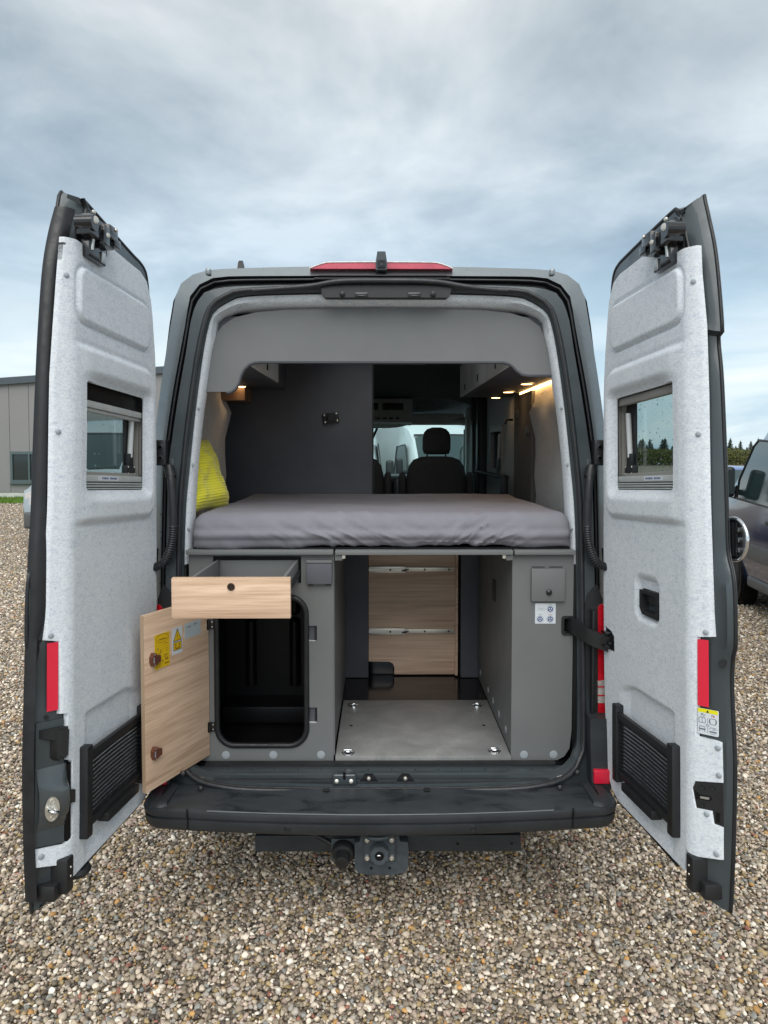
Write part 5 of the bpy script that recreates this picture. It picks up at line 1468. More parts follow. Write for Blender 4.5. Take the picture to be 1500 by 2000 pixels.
def rear_door(s):
    Hh, U, V, N = door_frame(s)
    P = lambda u, v, n: tuple(Hh + U * u + V * v + N * n)
    S = lambda u, v, n: tuple(Hh + U * u + V * v + N * (n + prof(u, v)))
    left = s < 0
    trim_ = lambda a, b: a if (not left or a < 0.55) else a - (0.028 if b > 1.0 else 0.016)   # the left leaf closes under the right one
    outl = [(p[0], p[1]) for p in smooth_path([(trim_(a, b), b + (0.022 * ss(0.2, 0.6, a) if left and b > 2.1 else 0), 0) for a, b in OUT], 190, closed=True)]
    wrap = lambda u, k: u - k * max(0.0, 1 - u / 0.30) ** 1.5     # outer skin wraps round the hinge side
    L0 = [P(wrap(u, 0.05), v, -0.098) for u, v in inset(outl, 0.014, 1.0)]
    L1 = [P(wrap(u, 0.06), v, -0.092) for u, v in outl]
    L2 = [P(wrap(u, 0.06), v, -0.084) for u, v in inset(outl, 0.003, 1.0)]
    L3 = [P(u, v, -0.066) for u, v in inset(outl, 0.010, 1.3)]
    def tame(pl, lim):                   # inner rings follow the bent edge, not the outer steps
        o_ = []
        for u, v in pl:
            ub = 0.70 - 0.012 * max(0, min(1, (v - 1.2) / 0.8))
            o_.append((min(u, ub + lim), v))
        return o_
    pn = lambda u, v, n: P(u, v, min(n, prof(u, v) - 0.006))
    i4, i5 = tame(inset(outl, 0.022, 2.0), 0.066), tame(inset(outl, 0.034, 2.2), 0.030)
    L4 = [pn(u, v, -0.030) for u, v in i4]
    L5 = [pn(u, v, -0.014) for u, v in i5]
    hole = rrect(0.046, 0.668, 1.170, 1.600, 0.02, 4)
    inn = i5
    skin = inset(outl, 0.014, 1.0)
    shell = G(loft([L0, L1, L2, L3, L4, L5]),
              panel(inn, [hole], lambda u, v, d: pn(u, v, d), 0, -0.014, back=False),
              panel(skin, [hole], lambda u, v, d: P(wrap(u, 0.05), v, d), 0, -0.098, back=False),
              loft([[P(wrap(u, 0.05) if n < -0.05 else u, v, n) for u, v in hole] for n in (-0.098, -0.014)]))
    d = obj('rear_door', shell, 'paint_matt', van, 35)
    d['label'] = 'left rear door with red strip, cup handle and lock block' if left else 'right rear door with pull handle, check strap and pictogram label'
    # seals
    obj('edge_seal', tube([P(wrap(u, 0.06), v, -0.086) for u, v in inset(outl, 0.003, 1.0)], 0.0055, 8, closed=True), 'rubber', d, 60)
    pl_ = tame(inset(outl, 0.026, 2.05), 0.060)
    obj('door_seal', tube([P(u, v, min(-0.018, prof(u, v) - 0.014) - (0.012 if u > 0.6 else 0)) for u, v in pl_], 0.0085, 8, closed=True, flat=0.9), 'rubber', d, 60)
    if left:                             # the first-closing leaf carries the broad centre seal
        ed = [(0.628, 2.12), (0.668, 2.02), (0.700, 1.90), (0.722, 1.72), (0.735, 1.56), (0.748, 1.35), (0.758, 1.15), (0.765, 1.00), (0.772, 0.85), (0.779, 0.70), (0.785, 0.55), (0.790, 0.39), (0.784, 0.19), (0.770, -0.02)]
        ed = [(p[0], p[1]) for p in smooth_path([(a - (0.012 if b > 1.0 else 0.004), b, 0) for a, b in ed], 60)]
        rows = [[P(u + (du if du > -0.005 else du * (0.25 + 0.75 * ss(0.62, 0.86, v))), v, n if du > -0.005 else n - 0.030 * (1 - ss(0.62, 0.86, v))) for u, v in ed] for du, n in ((-0.030, -0.056), (-0.026, -0.042), (-0.012, -0.046), (0.004, -0.058), (0.012, -0.078), (0.006, -0.094))]
        obj('centre_seal', loft(rows, closed=False), 'rubber', d, 60)
    # felt lining with its pressed relief
    fe = FELT[s]
    def fn(u, v, dd):
        if dd < -0.5:
            return S(u, v, -0.006)
        e = relief(u, v, s)
        return S(u, v, 0.009 + e)
    win = rrect(WIN[0], WIN[1], WIN[2], WIN[3], 0.012, 3)
    extra = [win]
    if s > 0:
        extra.append(rrect(0.352, 0.492, 0.766, 0.858, 0.012, 3))
        extra.append([(0.040, 0.665), (0.105, 0.655), (0.135, 0.640), (0.140, 0.575), (0.052, 0.580)])
    fb = obj('felt_lining', panel(fe, extra, fn, -1.0, 0.0, step=0.0072), 'felt', d, 50)
    # rounded cut edge of the felt
    for q in ([(0.708, 1.854), (0.722, 1.380), (0.738, 0.775), (0.762, 0.431), (0.764, 0.350), (0.738, 0.223), (0.758, 0.112)] if s > 0 else [(0.707, 1.872), (0.728, 1.387), (0.744, 0.768), (0.762, 0.111)]):
        c = Vector(S(q[0], q[1], 0.008))
        nn = (N + U * 0.9).normalized()
        obj('lining_button', lathe(c, nn, [(0, 0.0085), (0.003, 0.0085), (0.005, 0.006), (0.0055, 0.002)], 14), 'cap', fb, 40)
    # red reflector tape
    rd = [(0.720, 0.548), (0.742, 0.548), (0.742, 0.751), (0.720, 0.751)] if s > 0 else [(0.728, 0.540), (0.750, 0.540), (0.750, 0.746), (0.728, 0.746)]
    obj('reflector_tape', prism(rd, S, 0.006, 0.0085), 'red_refl', d)
    # window: profile, pane, blind, strut
    Fp = lambda u, v, n: P(u, v, n)
    wf = obj('window_frame', G(panel(rrect(0.085, 0.660, 1.180, 1.592, 0.02, 3), [rrect(0.122, 0.638, 1.262, 1.535, 0.01, 3)], Fp, -0.056, -0.034)), 'frame_beige', d, 30)
    obj('frame_rail', G(*[xf(box(0.088, 0.655, -0.040, -0.028, a, b, 0.003), lambda x, y, z: P(x, z, y)) for a, b in ((1.534, 1.548), (1.255, 1.270))], xf(box(0.092, 0.106, -0.040, -0.026, 1.26, 1.54, 0.003), lambda x, y, z: P(x, z, y)), xf(box(0.112, 0.121, -0.040, -0.032, 1.26, 1.54, 0.002), lambda x, y, z: P(x, z, y))), 'frame_beige', wf, 30)
    obj('pane', prism([(0.09, 1.19), (0.655, 1.19), (0.655, 1.585), (0.09, 1.585)], P, -0.0600, -0.0570), 'glass_door', wf)
    obj('black_border', G(xf(box(0.122, 0.205, -0.0560, -0.0500, 1.250, 1.545), lambda x, y, z: P(x, z, y))), 'plastic', wf)
    obj('strut_tube', tube([P(0.162, 1.500, -0.040), P(0.178, 1.330, -0.040)], 0.0105, 12), 'white_plastic', wf, 60)
    obj('strut_foot', G(xf(box(0.148, 0.222, -0.052, -0.030, 1.262, 1.300, 0.004), lambda x, y, z: P(x, z, y)), xf(box(0.162, 0.198, -0.050, -0.032, 1.298, 1.345, 0.004), lambda x, y, z: P(x, z, y))), 'plastic', wf, 30)
    for uu in (0.158, 0.212):
        for vv in (1.268, 1.294):
            obj('foot_screw', lathe(P(uu, vv, -0.030), N, [(0, 0.0042), (0.0018, 0.0035)], 10), 'steel', wf)
    if left:
        obj('fly_screen', xf(box(0.10, 0.648, -0.040, -0.022, 1.505, 1.575, 0.002), lambda x, y, z: P(x, z, y)), 'black', wf)
        obj('blind_bar', G(xf(box(0.10, 0.645, -0.040, -0.012, 1.482, 1.505, 0.004), lambda x, y, z: P(x, z, y)), xf(box(0.10, 0.645, -0.040, -0.020, 1.470, 1.481, 0.003), lambda x, y, z: P(x, z, y))), 'blind', wf, 30)
    else:
        obj('blind_bar', G(xf(box(0.10, 0.645, -0.040, -0.014, 1.530, 1.558, 0.004), lambda x, y, z: P(x, z, y))), 'frame_beige', wf, 30)
    obj('sill_bar', xf(box(0.10, 0.645, -0.040, -0.010, 1.236, 1.258, 0.003), lambda x, y, z: P(x, z, y)), 'blind', wf, 30)
    for k in range(4):
        zk = 1.232 - 0.0085 * k
        obj('blind_pleat', xf(box(0.10, 0.645, -0.040, -0.008 + 0.002 * (k % 2), zk - 0.0050, zk, 0.0012), lambda x, y, z: P(x, z, y)), 'blind', wf)
    tagc = (0.36, 0.50) if s > 0 else (0.34, 0.49)
    lb = obj('blind_label', prism([(tagc[0], 1.240), (tagc[1], 1.240), (tagc[1], 1.255), (tagc[0], 1.255)], P, -0.010, -0.0092), 'white_print', wf)
    obj('label_text', G(*[prism([(tagc[0] + 0.012 + 0.0095 * k, 1.2445), (tagc[0] + 0.018 + 0.0095 * k, 1.2445), (tagc[0] + 0.018 + 0.0095 * k, 1.2510), (tagc[0] + 0.012 + 0.0095 * k, 1.2510)], P, -0.0092, -0.0088) for k in range(12) if k != 6]), 'navy_print', wf)
    # rain drops on the pane
    rnd = random.Random(5 + s)
    drops = []
    for k in range(150 if s > 0 else 60):
        u, v = rnd.uniform(0.20, 0.64), rnd.uniform(1.27, 1.53)
        r = 0.0012 + 0.0022 * rnd.random() ** 3
        drops.append(xf(ellipsoid((0, 0, 0), r, r * 0.45, r * 1.2, 8, 5), lambda x, y, z, u=u, v=v: P(u + x, v + z, -0.0605 + y)))
    obj('rain_drop', G(*drops), 'drop', wf, 60, kind='stuff')
    # storage net: two posts, rails, cords
    net = obj('net_frame', G(xf(box(0.176, 0.214, 0.004, 0.036, 0.108, 0.398, 0.006), lambda x, y, z: P(x, z, y)), xf(box(0.610, 0.648, 0.004, 0.036, 0.108, 0.398, 0.006), lambda x, y, z: P(x, z, y)),
               xf(box(0.212, 0.612, 0.012, 0.030, 0.346, 0.374, 0.005), lambda x, y, z: P(x, z, y)), xf(box(0.212, 0.612, 0.012, 0.030, 0.134, 0.158, 0.005), lambda x, y, z: P(x, z, y))), 'plastic', d, 30)
    obj('net_tray', xf(box(0.275, 0.520, 0.004, 0.044, 0.106, 0.136, 0.006), lambda x, y, z: P(x, z, y)), 'plastic', d, 30)
    for k in range(13):
        zk = 0.166 + 0.0142 * k
        q = [P(0.21 + 0.405 * t, zk, 0.021 - 0.006 * math.sin(math.pi * t)) for t in np.linspace(0, 1, 8)]
        obj('net_cord', tube(q, 0.0042, 6), 'rubber', d, 60)
    # top lock
    bx = lambda a, b, c, e, f, g, r=0.004: xf(box(a, b, e, f, c, g, r), lambda x, y, z: P(x, z, y))
    vb_ = 1.962 if s > 0 else 1.982
    lk = obj('top_lock', G(bx(0.500, 0.668, vb_ + 0.030, 0.0, 0.050, vb_ + 0.098, 0.008), bx(0.492, 0.560, vb_ + 0.055, 0.002, 0.060, vb_ + 0.104, 0.01), bx(0.520, 0.640, vb_ - 0.030, -0.012, 0.030, vb_ + 0.035, 0.006), bx(0.560, 0.600, vb_ + 0.020, 0.03, 0.062, vb_ + 0.085, 0.006),
              cyl(P(0.655, vb_ + 0.07, 0.0), P(0.655, vb_ + 0.07, 0.058), 0.026, n=18), bx(0.474, 0.520, vb_ + 0.040, 0.03, 0.060, vb_ + 0.070, 0.006)), 'plastic_gloss', d, 35)
    obj('lock_recess', prism([(0.492, vb_ - 0.012), (0.652, vb_ - 0.014), (0.660, vb_ + 0.05), (0.492, vb_ + 0.05)], P, -0.0075, -0.003), 'black', d)
    for a, b, n0, r in ((0.578, vb_ + 0.055, 0.062, 0.009), (0.655, vb_ + 0.078, 0.058, 0.013), (0.648, vb_ + 0.106, 0.050, 0.007), (0.512, vb_ + 0.096, 0.060, 0.006)):
        obj('lock_bolt', lathe(P(a, b, n0 - 0.001), (N + U * 0.5).normalized(), [(0, r), (0.004, r * 0.95), (0.006, r * 0.6)], 14), 'steel', lk, 40)
    obj('lock_lever', G(cyl(P(0.62, vb_ - 0.005, 0.03), P(0.62, vb_ + 0.03, 0.034), 0.006, n=10), bx(0.535, 0.560, vb_ - 0.026, 0.030, 0.036, vb_ + 0.010, 0.002)), 'alu', lk, 40)
    # corner hinge block on the lower edge
    lo = obj('lower_guide', G(bx(0.690, 0.730, -0.020, -0.040, 0.014, 0.086, 0.006), bx(0.700, 0.760, -0.028, -0.070, -0.010, 0.020, 0.008)), 'plastic', d, 35)
    for vv in (0.028, 0.055):
        obj('guide_screw', lathe(P(0.709, vv, 0.014), N, [(0, 0.004), (0.002, 0.003)], 10), 'steel', lo)
    if left:
        obj('guide_roller', lathe(P(0.610, -0.018, -0.020), V, [(0, 0.040), (0.012, 0.046), (0.024, 0.040)], 20), 'plastic', lo, 40)
        obj('centre_plate', prism([(0.709, 0.130), (0.772, 0.140), (0.770, 0.510), (0.712, 0.510)], S, -0.004, 0.003), 'paint_matt', d, 30)
        obj('plate_screw', lathe(S(0.748, 0.522, 0.002), (N + U).normalized(), [(0, 0.007), (0.003, 0.006)], 12), 'plastic', d, 40)
        gp = [(0.764, 0.488), (0.718, 0.488), (0.718, 0.466), (0.726, 0.400), (0.734, 0.388), (0.741, 0.398), (0.741, 0.450), (0.764, 0.462)]
        obj('cup_handle', prism(gp, S, 0.002, 0.026), 'plastic', d, 35)
        obj('handle_finger', prism([(0.722, 0.480), (0.740, 0.480), (0.738, 0.402), (0.730, 0.396), (0.724, 0.404)], S, 0.024, 0.036), 'plastic', d, 35)
        # bulged lock block with bright striker
        rows = []
        for v_, b_ in ((0.372, 0.0), (0.345, 0.010), (0.325, 0.020), (0.300, 0.034), (0.260, 0.036), (0.225, 0.030), (0.200, 0.010), (0.185, 0.0)):
            rows.append([S(u_, v_, 0.004 + b_ * k_) for u_, k_ in ((0.706, 0.2), (0.718, 0.8), (0.735, 1.0), (0.755, 0.8), (0.770, 0.3))])
        obj('lock_block', loft(rows, closed=False), 'paint_block', d, 60)
        obj('lock_cover', prism([(0.692, 0.135), (0.704, 0.13), (0.709, 0.20), (0.703, 0.26), (0.703, 0.30), (0.708, 0.36), (0.692, 0.37)], S, -0.004, 0.006), 'black', d)
        obj('cover_tab', prism([(0.690, 0.245), (0.710, 0.25), (0.710, 0.29), (0.690, 0.285)], S, 0.002, 0.020), 'plastic', d, 30)
        c = Vector(S(0.757, 0.252, 0.034))
        nn = (N * 0.72 + U * 0.70).normalized()
        W = V.cross(nn).normalized()
        el = [(0.021 * math.cos(R(a)), 0.036 * math.sin(R(a))) for a in range(0, 360, 15)]
        sk = obj('striker_plate', prism(el, lambda a, b, n_: tuple(c + W * a + V * b + nn * n_), 0, 0.005), 'steel', d, 35)
        lp_ = [tuple(c + W * a + V * b + nn * n_) for a, b, n_ in ((-0.010, 0.004, 0.004), (-0.010, 0.004, 0.026), (-0.002, 0.0, 0.034), (0.008, -0.004, 0.026), (0.008, -0.004, 0.004))]
        obj('striker_loop', tube(smooth_path(lp_, 18), 0.0062, 10), 'chrome', sk, 60)
        for b in (-0.025, 0.025):
            obj('striker_screw', lathe(tuple(c + V * b + nn * 0.005), nn, [(0, 0.007), (0.003, 0.006), (0.002, 0.003)], 12), 'steel', sk)
    else:
        # pull handle
        obj('pull_handle', G(panel([(0.352, 0.853), (0.352, 0.790), (0.372, 0.768), (0.492, 0.764), (0.494, 0.858)], [rrect(0.372, 0.476, 0.782, 0.842, 0.006, 3)], P, -0.030, 0.006)), 'plastic', d, 30)
        obj('handle_bar', G(bx(0.374, 0.474, 0.808, -0.022, -0.008, 0.842, 0.006)), 'plastic', d, 30)
        obj('handle_well', prism(rrect(0.356, 0.490, 0.768, 0.856, 0.01, 3), P, -0.036, -0.031), 'black', d)
        # check strap bracket
        obj('check_bracket', G(prism([(0.044, 0.662), (0.100, 0.652), (0.130, 0.637), (0.136, 0.580), (0.056, 0.584)], P, -0.004, 0.004)), 'plastic', d, 30)
        obj('bracket_ears', G(bx(0.055, 0.110, 0.640, 0.0, 0.030, 0.650, 0.003), bx(0.055, 0.110, 0.590, 0.0, 0.030, 0.600, 0.003), bx(0.090, 0.120, 0.603, 0.0, 0.022, 0.615, 0.003)), 'plastic_gloss', d, 30)
        # pictogram label under the tape
        def SL(a, b, n_):
            return S(0.7195 + a * 0.0425, 0.463 + b * 0.078, n_)
        pic = obj('pictogram_label', prism(rrect(0, 1, 0, 1, 0.05, 3), SL, 0.005, 0.0075), 'white_print', d)
        obj('label_header', prism([(0.0, 0.85), (1.0, 0.85), (1.0, 0.97), (0.97, 1.0), (0.03, 1.0), (0.0, 0.97)], SL, 0.0075, 0.0080), 'lemon_print', d)
        obj('header_triangle', prism([(0.42, 0.87), (0.58, 0.87), (0.50, 0.97)], SL, 0.0080, 0.0085), 'black_print', d)
        def sk_(pts, w=0.02): return stroke(pts, w, SL, 0.0075, 0.0080)
        obj('label_drawing', G(sk_([(0.18, 0.72), (0.18, 0.80), (0.27, 0.80), (0.27, 0.76), (0.18, 0.76)]), sk_([(0.28, 0.73), (0.31, 0.71), (0.38, 0.79)]), sk_([(0.70, 0.72), (0.70, 0.80), (0.78, 0.80)]),
            sk_([(0.06, 0.45), (0.06, 0.60), (0.11, 0.66), (0.33, 0.66), (0.38, 0.60), (0.38, 0.45), (0.06, 0.45)]), sk_([(0.22, 0.66), (0.22, 0.45)]), sk_([(0.49, 0.66), (0.49, 0.42)], 0.012), sk_([(0.49, 0.33), (0.49, 0.08)], 0.012),
            sk_([(0.42, 0.35), (0.56, 0.35), (0.56, 0.40), (0.42, 0.40), (0.42, 0.35)], 0.016), sk_([(0.62, 0.66), (0.90, 0.66)]), sk_([(0.60, 0.64), (0.58, 0.50), (0.64, 0.49)], 0.05), sk_([(0.90, 0.64), (0.93, 0.50), (0.87, 0.49)], 0.05),
            sk_([(0.62, 0.44), (0.90, 0.44)]), sk_([(0.06, 0.22), (0.11, 0.31), (0.33, 0.31), (0.38, 0.22)]), sk_([(0.06, 0.20), (0.38, 0.20)], 0.055), sk_([(0.07, 0.13), (0.13, 0.13)], 0.03), sk_([(0.31, 0.13), (0.37, 0.13)], 0.03),
            sk_([(0.58, 0.24), (0.63, 0.31), (0.87, 0.31), (0.93, 0.24)]), sk_([(0.58, 0.15), (0.93, 0.15)], 0.055), sk_([(0.74, 0.24), (0.84, 0.25)], 0.03), sk_([(0.62, 0.07), (0.88, 0.07)], 0.012)), 'line_print', d)
        obj('label_cross', G(sk_([(0.77, 0.73), (0.83, 0.78)], 0.03), sk_([(0.77, 0.78), (0.83, 0.73)], 0.03)), 'red_print', d)
        # lock case near the foot
        obj('lock_case', G(prism([(0.713, 0.314), (0.772, 0.330), (0.771, 0.200), (0.753, 0.200), (0.749, 0.238), (0.715, 0.233), (0.705, 0.290)], S, -0.004, 0.006)), 'plastic', d, 30)
        for a, b in ((0.728, 0.300), (0.750, 0.306), (0.728, 0.246)):
            obj('case_screw', lathe(S(a, b, 0.006), (N + U).normalized(), [(0, 0.006), (0.003, 0.005), (0.002, 0.002)], 12), 'rubber', d, 40)
        obj('lock_slot', prism([(0.712, 0.285), (0.722, 0.276), (0.746, 0.279), (0.749, 0.270), (0.742, 0.264), (0.722, 0.262), (0.712, 0.256)], S, 0.006, 0.0066), 'black', d)
        obj('lock_claw', prism([(0.725, 0.272), (0.743, 0.275), (0.742, 0.268), (0.726, 0.266)], S, 0.0066, 0.010), 'alu', d)
        obj('lock_window', prism([(0.756, 0.206), (0.764, 0.206), (0.764, 0.236), (0.756, 0.236)], S, 0.006, 0.0068), 'black', d)
        obj('edge_plug', lathe(P(0.776, 0.688, -0.058), (N * 0.5 + U).normalized(), [(0, 0.011), (0.002, 0.010)], 14), 'rubber', d, 40)
        # round badge of the door handle, seen from behind at the door edge
        c = Vector(P(0.770, 1.060, -0.100))
        nn = (N + U * 0.06).normalized()
        W = V.cross(nn).normalized()
        bd = obj('badge_disc', tube([tuple(c + W * (0.063 * math.cos(R(a))) + V * (0.063 * math.sin(R(a)))) for a in range(0, 360, 9)], 0.0055, 10, closed=True), 'chrome', d, 60)
        obj('badge_back', lathe(c, nn, [(-0.012, 0.058), (-0.004, 0.062), (0.0, 0.061)], 36), 'plastic_gloss', bd, 40)
        obj('badge_ribs', G(*[prism([(0.018 * k - 0.004, -0.05), (0.018 * k + 0.002, -0.05), (0.018 * k + 0.002, 0.05), (0.018 * k - 0.004, 0.05)], lambda a, b, n_: tuple(c + W * a + V * b + nn * n_), 0.0, 0.004) for k in (-1, 0, 1)]), 'plastic', bd, 30)
        obj('badge_clip', G(*[prism(rrect(0.020, 0.034, z_ - 0.007, z_ + 0.007, 0.002, 2), lambda a, b, n_: tuple(c + W * a + V * b + nn * n_), 0.0, 0.007) for z_ in (-0.03, 0.0, 0.03)]), 'chrome', bd, 30)
    return d
_dm, _dn, _db = nmat('water_drop')
_db.inputs['Transmission Weight'].default_value = 1.0
_db.inputs['IOR'].default_value = 1.33
_db.inputs['Roughness'].default_value = 0.02
_db.inputs['Base Color'].default_value = (0.85, 0.9, 0.9, 1)
MT['drop'] = _dm
MT['paint_block'] = simple('dark_gloss_paint', (0.055, 0.066, 0.070), 0.25, 0.2, 0.8)
rear_door(1)
rear_door(-1)
# ------------------------------------------------------------------ warehouse on the left
wh = thing('warehouse', 'long grey panel-clad warehouse with dark roof edge beyond the yard on the left', 'building', (-14, 28, 0))
topz = lambda x: 4.33 + 0.0725 * (x + 14.54)
cl_m = simple('grey_cladding', (0.245, 0.24, 0.24), 0.55, 0.1, var=0.03, vs=0.8)
pX = [-14.217 + 0.746 * k for k in range(-9, 13)]
obj('wall_core', prism([(pX[0] + 0.02, 0.2), (pX[-1] - 0.02, 0.2), (pX[-1] - 0.02, topz(pX[-1]) - 0.02), (pX[0] + 0.02, topz(pX[0]) - 0.02)], lambda a, b, d: (a, d, b), 28.05, 44.0), simple('dark_joint', (0.12, 0.12, 0.12), 0.8), wh)  # dark core, seen as thin lines in the panel joints
for a, b in zip(pX[:-1], pX[1:]):
    obj('cladding_panel', prism([(a + 0.008, 0.21), (b - 0.008, 0.21), (b - 0.008, topz(b)), (a + 0.008, topz(a))], lambda u, v, d: (u, d, v), 28.0, 28.06), cl_m, wh)
obj('plinth', box(pX[0], pX[-1], 28.02, 28.3, -0.02, 0.2, 0.0), simple('pale_render', (0.52, 0.53, 0.50), 0.9, var=0.15, vs=2.5), wh)
obj('roof_edge', prism([(pX[0] - 0.2, topz(pX[0]) - 0.02), (pX[-1] + 0.2, topz(pX[-1]) - 0.02), (pX[-1] + 0.2, topz(pX[-1]) + 0.24), (pX[0] - 0.2, topz(pX[0]) + 0.24)], lambda a, b, d: (a, d, b), 27.85, 44.2), simple('dark_roof_trim', (0.075, 0.095, 0.11), 0.4, 0.2), wh)
wf_m = simple('grey_green_window_frame', (0.085, 0.12, 0.125), 0.4)
for x0, x1 in ((-14.19, -12.75), (-10.4, -9.0)):
    w_ = obj('window', panel([(x0, 0.57), (x1, 0.57), (x1, 1.775), (x0, 1.775)], [[(x0 + 0.09, 0.68), ((x0 + x1) / 2 - 0.03, 0.68), ((x0 + x1) / 2 - 0.03, 1.67), (x0 + 0.09, 1.67)], [((x0 + x1) / 2 + 0.03, 0.68), (x1 - 0.09, 0.68), (x1 - 0.09, 1.67), ((x0 + x1) / 2 + 0.03, 1.67)]], lambda a, b, d: (a, d, b), 27.99, 27.92), wf_m, wh, 30)
    obj('pane', box(x0 + 0.05, x1 - 0.05, 27.975, 27.985, 0.62, 1.72), 'glass_dark', w_)
    obj('sill', box(x0 - 0.03, x1 + 0.03, 27.88, 27.98, 0.53, 0.565), wf_m, w_)

# mown grass strip in front of it
def grass():
    rnd = random.Random(2)
    V, Fc = [], []
    for _ in range(9000):
        x, y = rnd.uniform(-19, -6), rnd.uniform(25.1, 27.9)
        h = rnd.uniform(0.05, 0.13); w = 0.012; a = rnd.uniform(0, math.pi)
        dx, dy = math.cos(a) * w, math.sin(a) * w
        k = len(V)
        V += [(x - dx, y - dy, 0), (x + dx, y + dy, 0), (x + rnd.uniform(-.04, .04), y + rnd.uniform(-.04, .04), h)]
        Fc.append((k, k + 1, k + 2))
    k = len(V)
    V += [(-22, 25.0, 0.012), (-5, 25.0, 0.012), (-5, 28.0, 0.012), (-22, 28.0, 0.012)]
    Fc.append((k, k + 1, k + 2, k + 3))
    o = obj('grass_strip', (V, Fc), simple('grass', (0.10, 0.19, 0.018), 0.8, var=0.35, vs=3))
    tag(o, 'strip of short green grass along the foot of the warehouse', 'grass', kind='stuff')
grass()

# ------------------------------------------------------------------ parked vehicles
def vehicle(name, label, cat, paint, secs, glass, wheels, group=None, mirror=None, trim=None, high=True):
    """secs: (y, z_top, belt_hw, top_hw) from the tail to the nose, in the vehicle's own frame (front = +y)."""
    t = thing(name, label, cat, (0, 0, 0), group)
    def loop(y, zt, hb, ht, z0):
        belt = min(1.15 if high else 0.85, zt - 0.08)
        pts = [(0, z0), (hb - 0.10, z0), (hb - 0.03, z0 + 0.05), (hb, z0 + 0.25), (hb + 0.01, min(0.75, belt - 0.05)), (hb, belt)]
        m = max(0.0, zt - belt)
        pts += [(hb + (ht - hb) * 0.5, belt + m * 0.5), (ht, belt + m * 0.84), (ht - 0.05, belt + m * 0.94), (ht - 0.16, belt + m * 0.985), (ht * 0.5, zt), (0, zt + 0.01)]
        full = pts + [(-x, z) for x, z in reversed(pts[1:-1])]
        return [(x, y, z) for x, z in full]
    lps = [loop(y, zt, hb, ht, z0) for y, zt, hb, ht, z0 in secs]
    n = len(lps[0])
    g = loft(lps)
    caps = [tuple(range(n)), tuple(range(len(g[0]) - 1, len(g[0]) - n - 1, -1))]
    obj('body', (g[0], g[1] + caps), paint, t, 35)
    return t
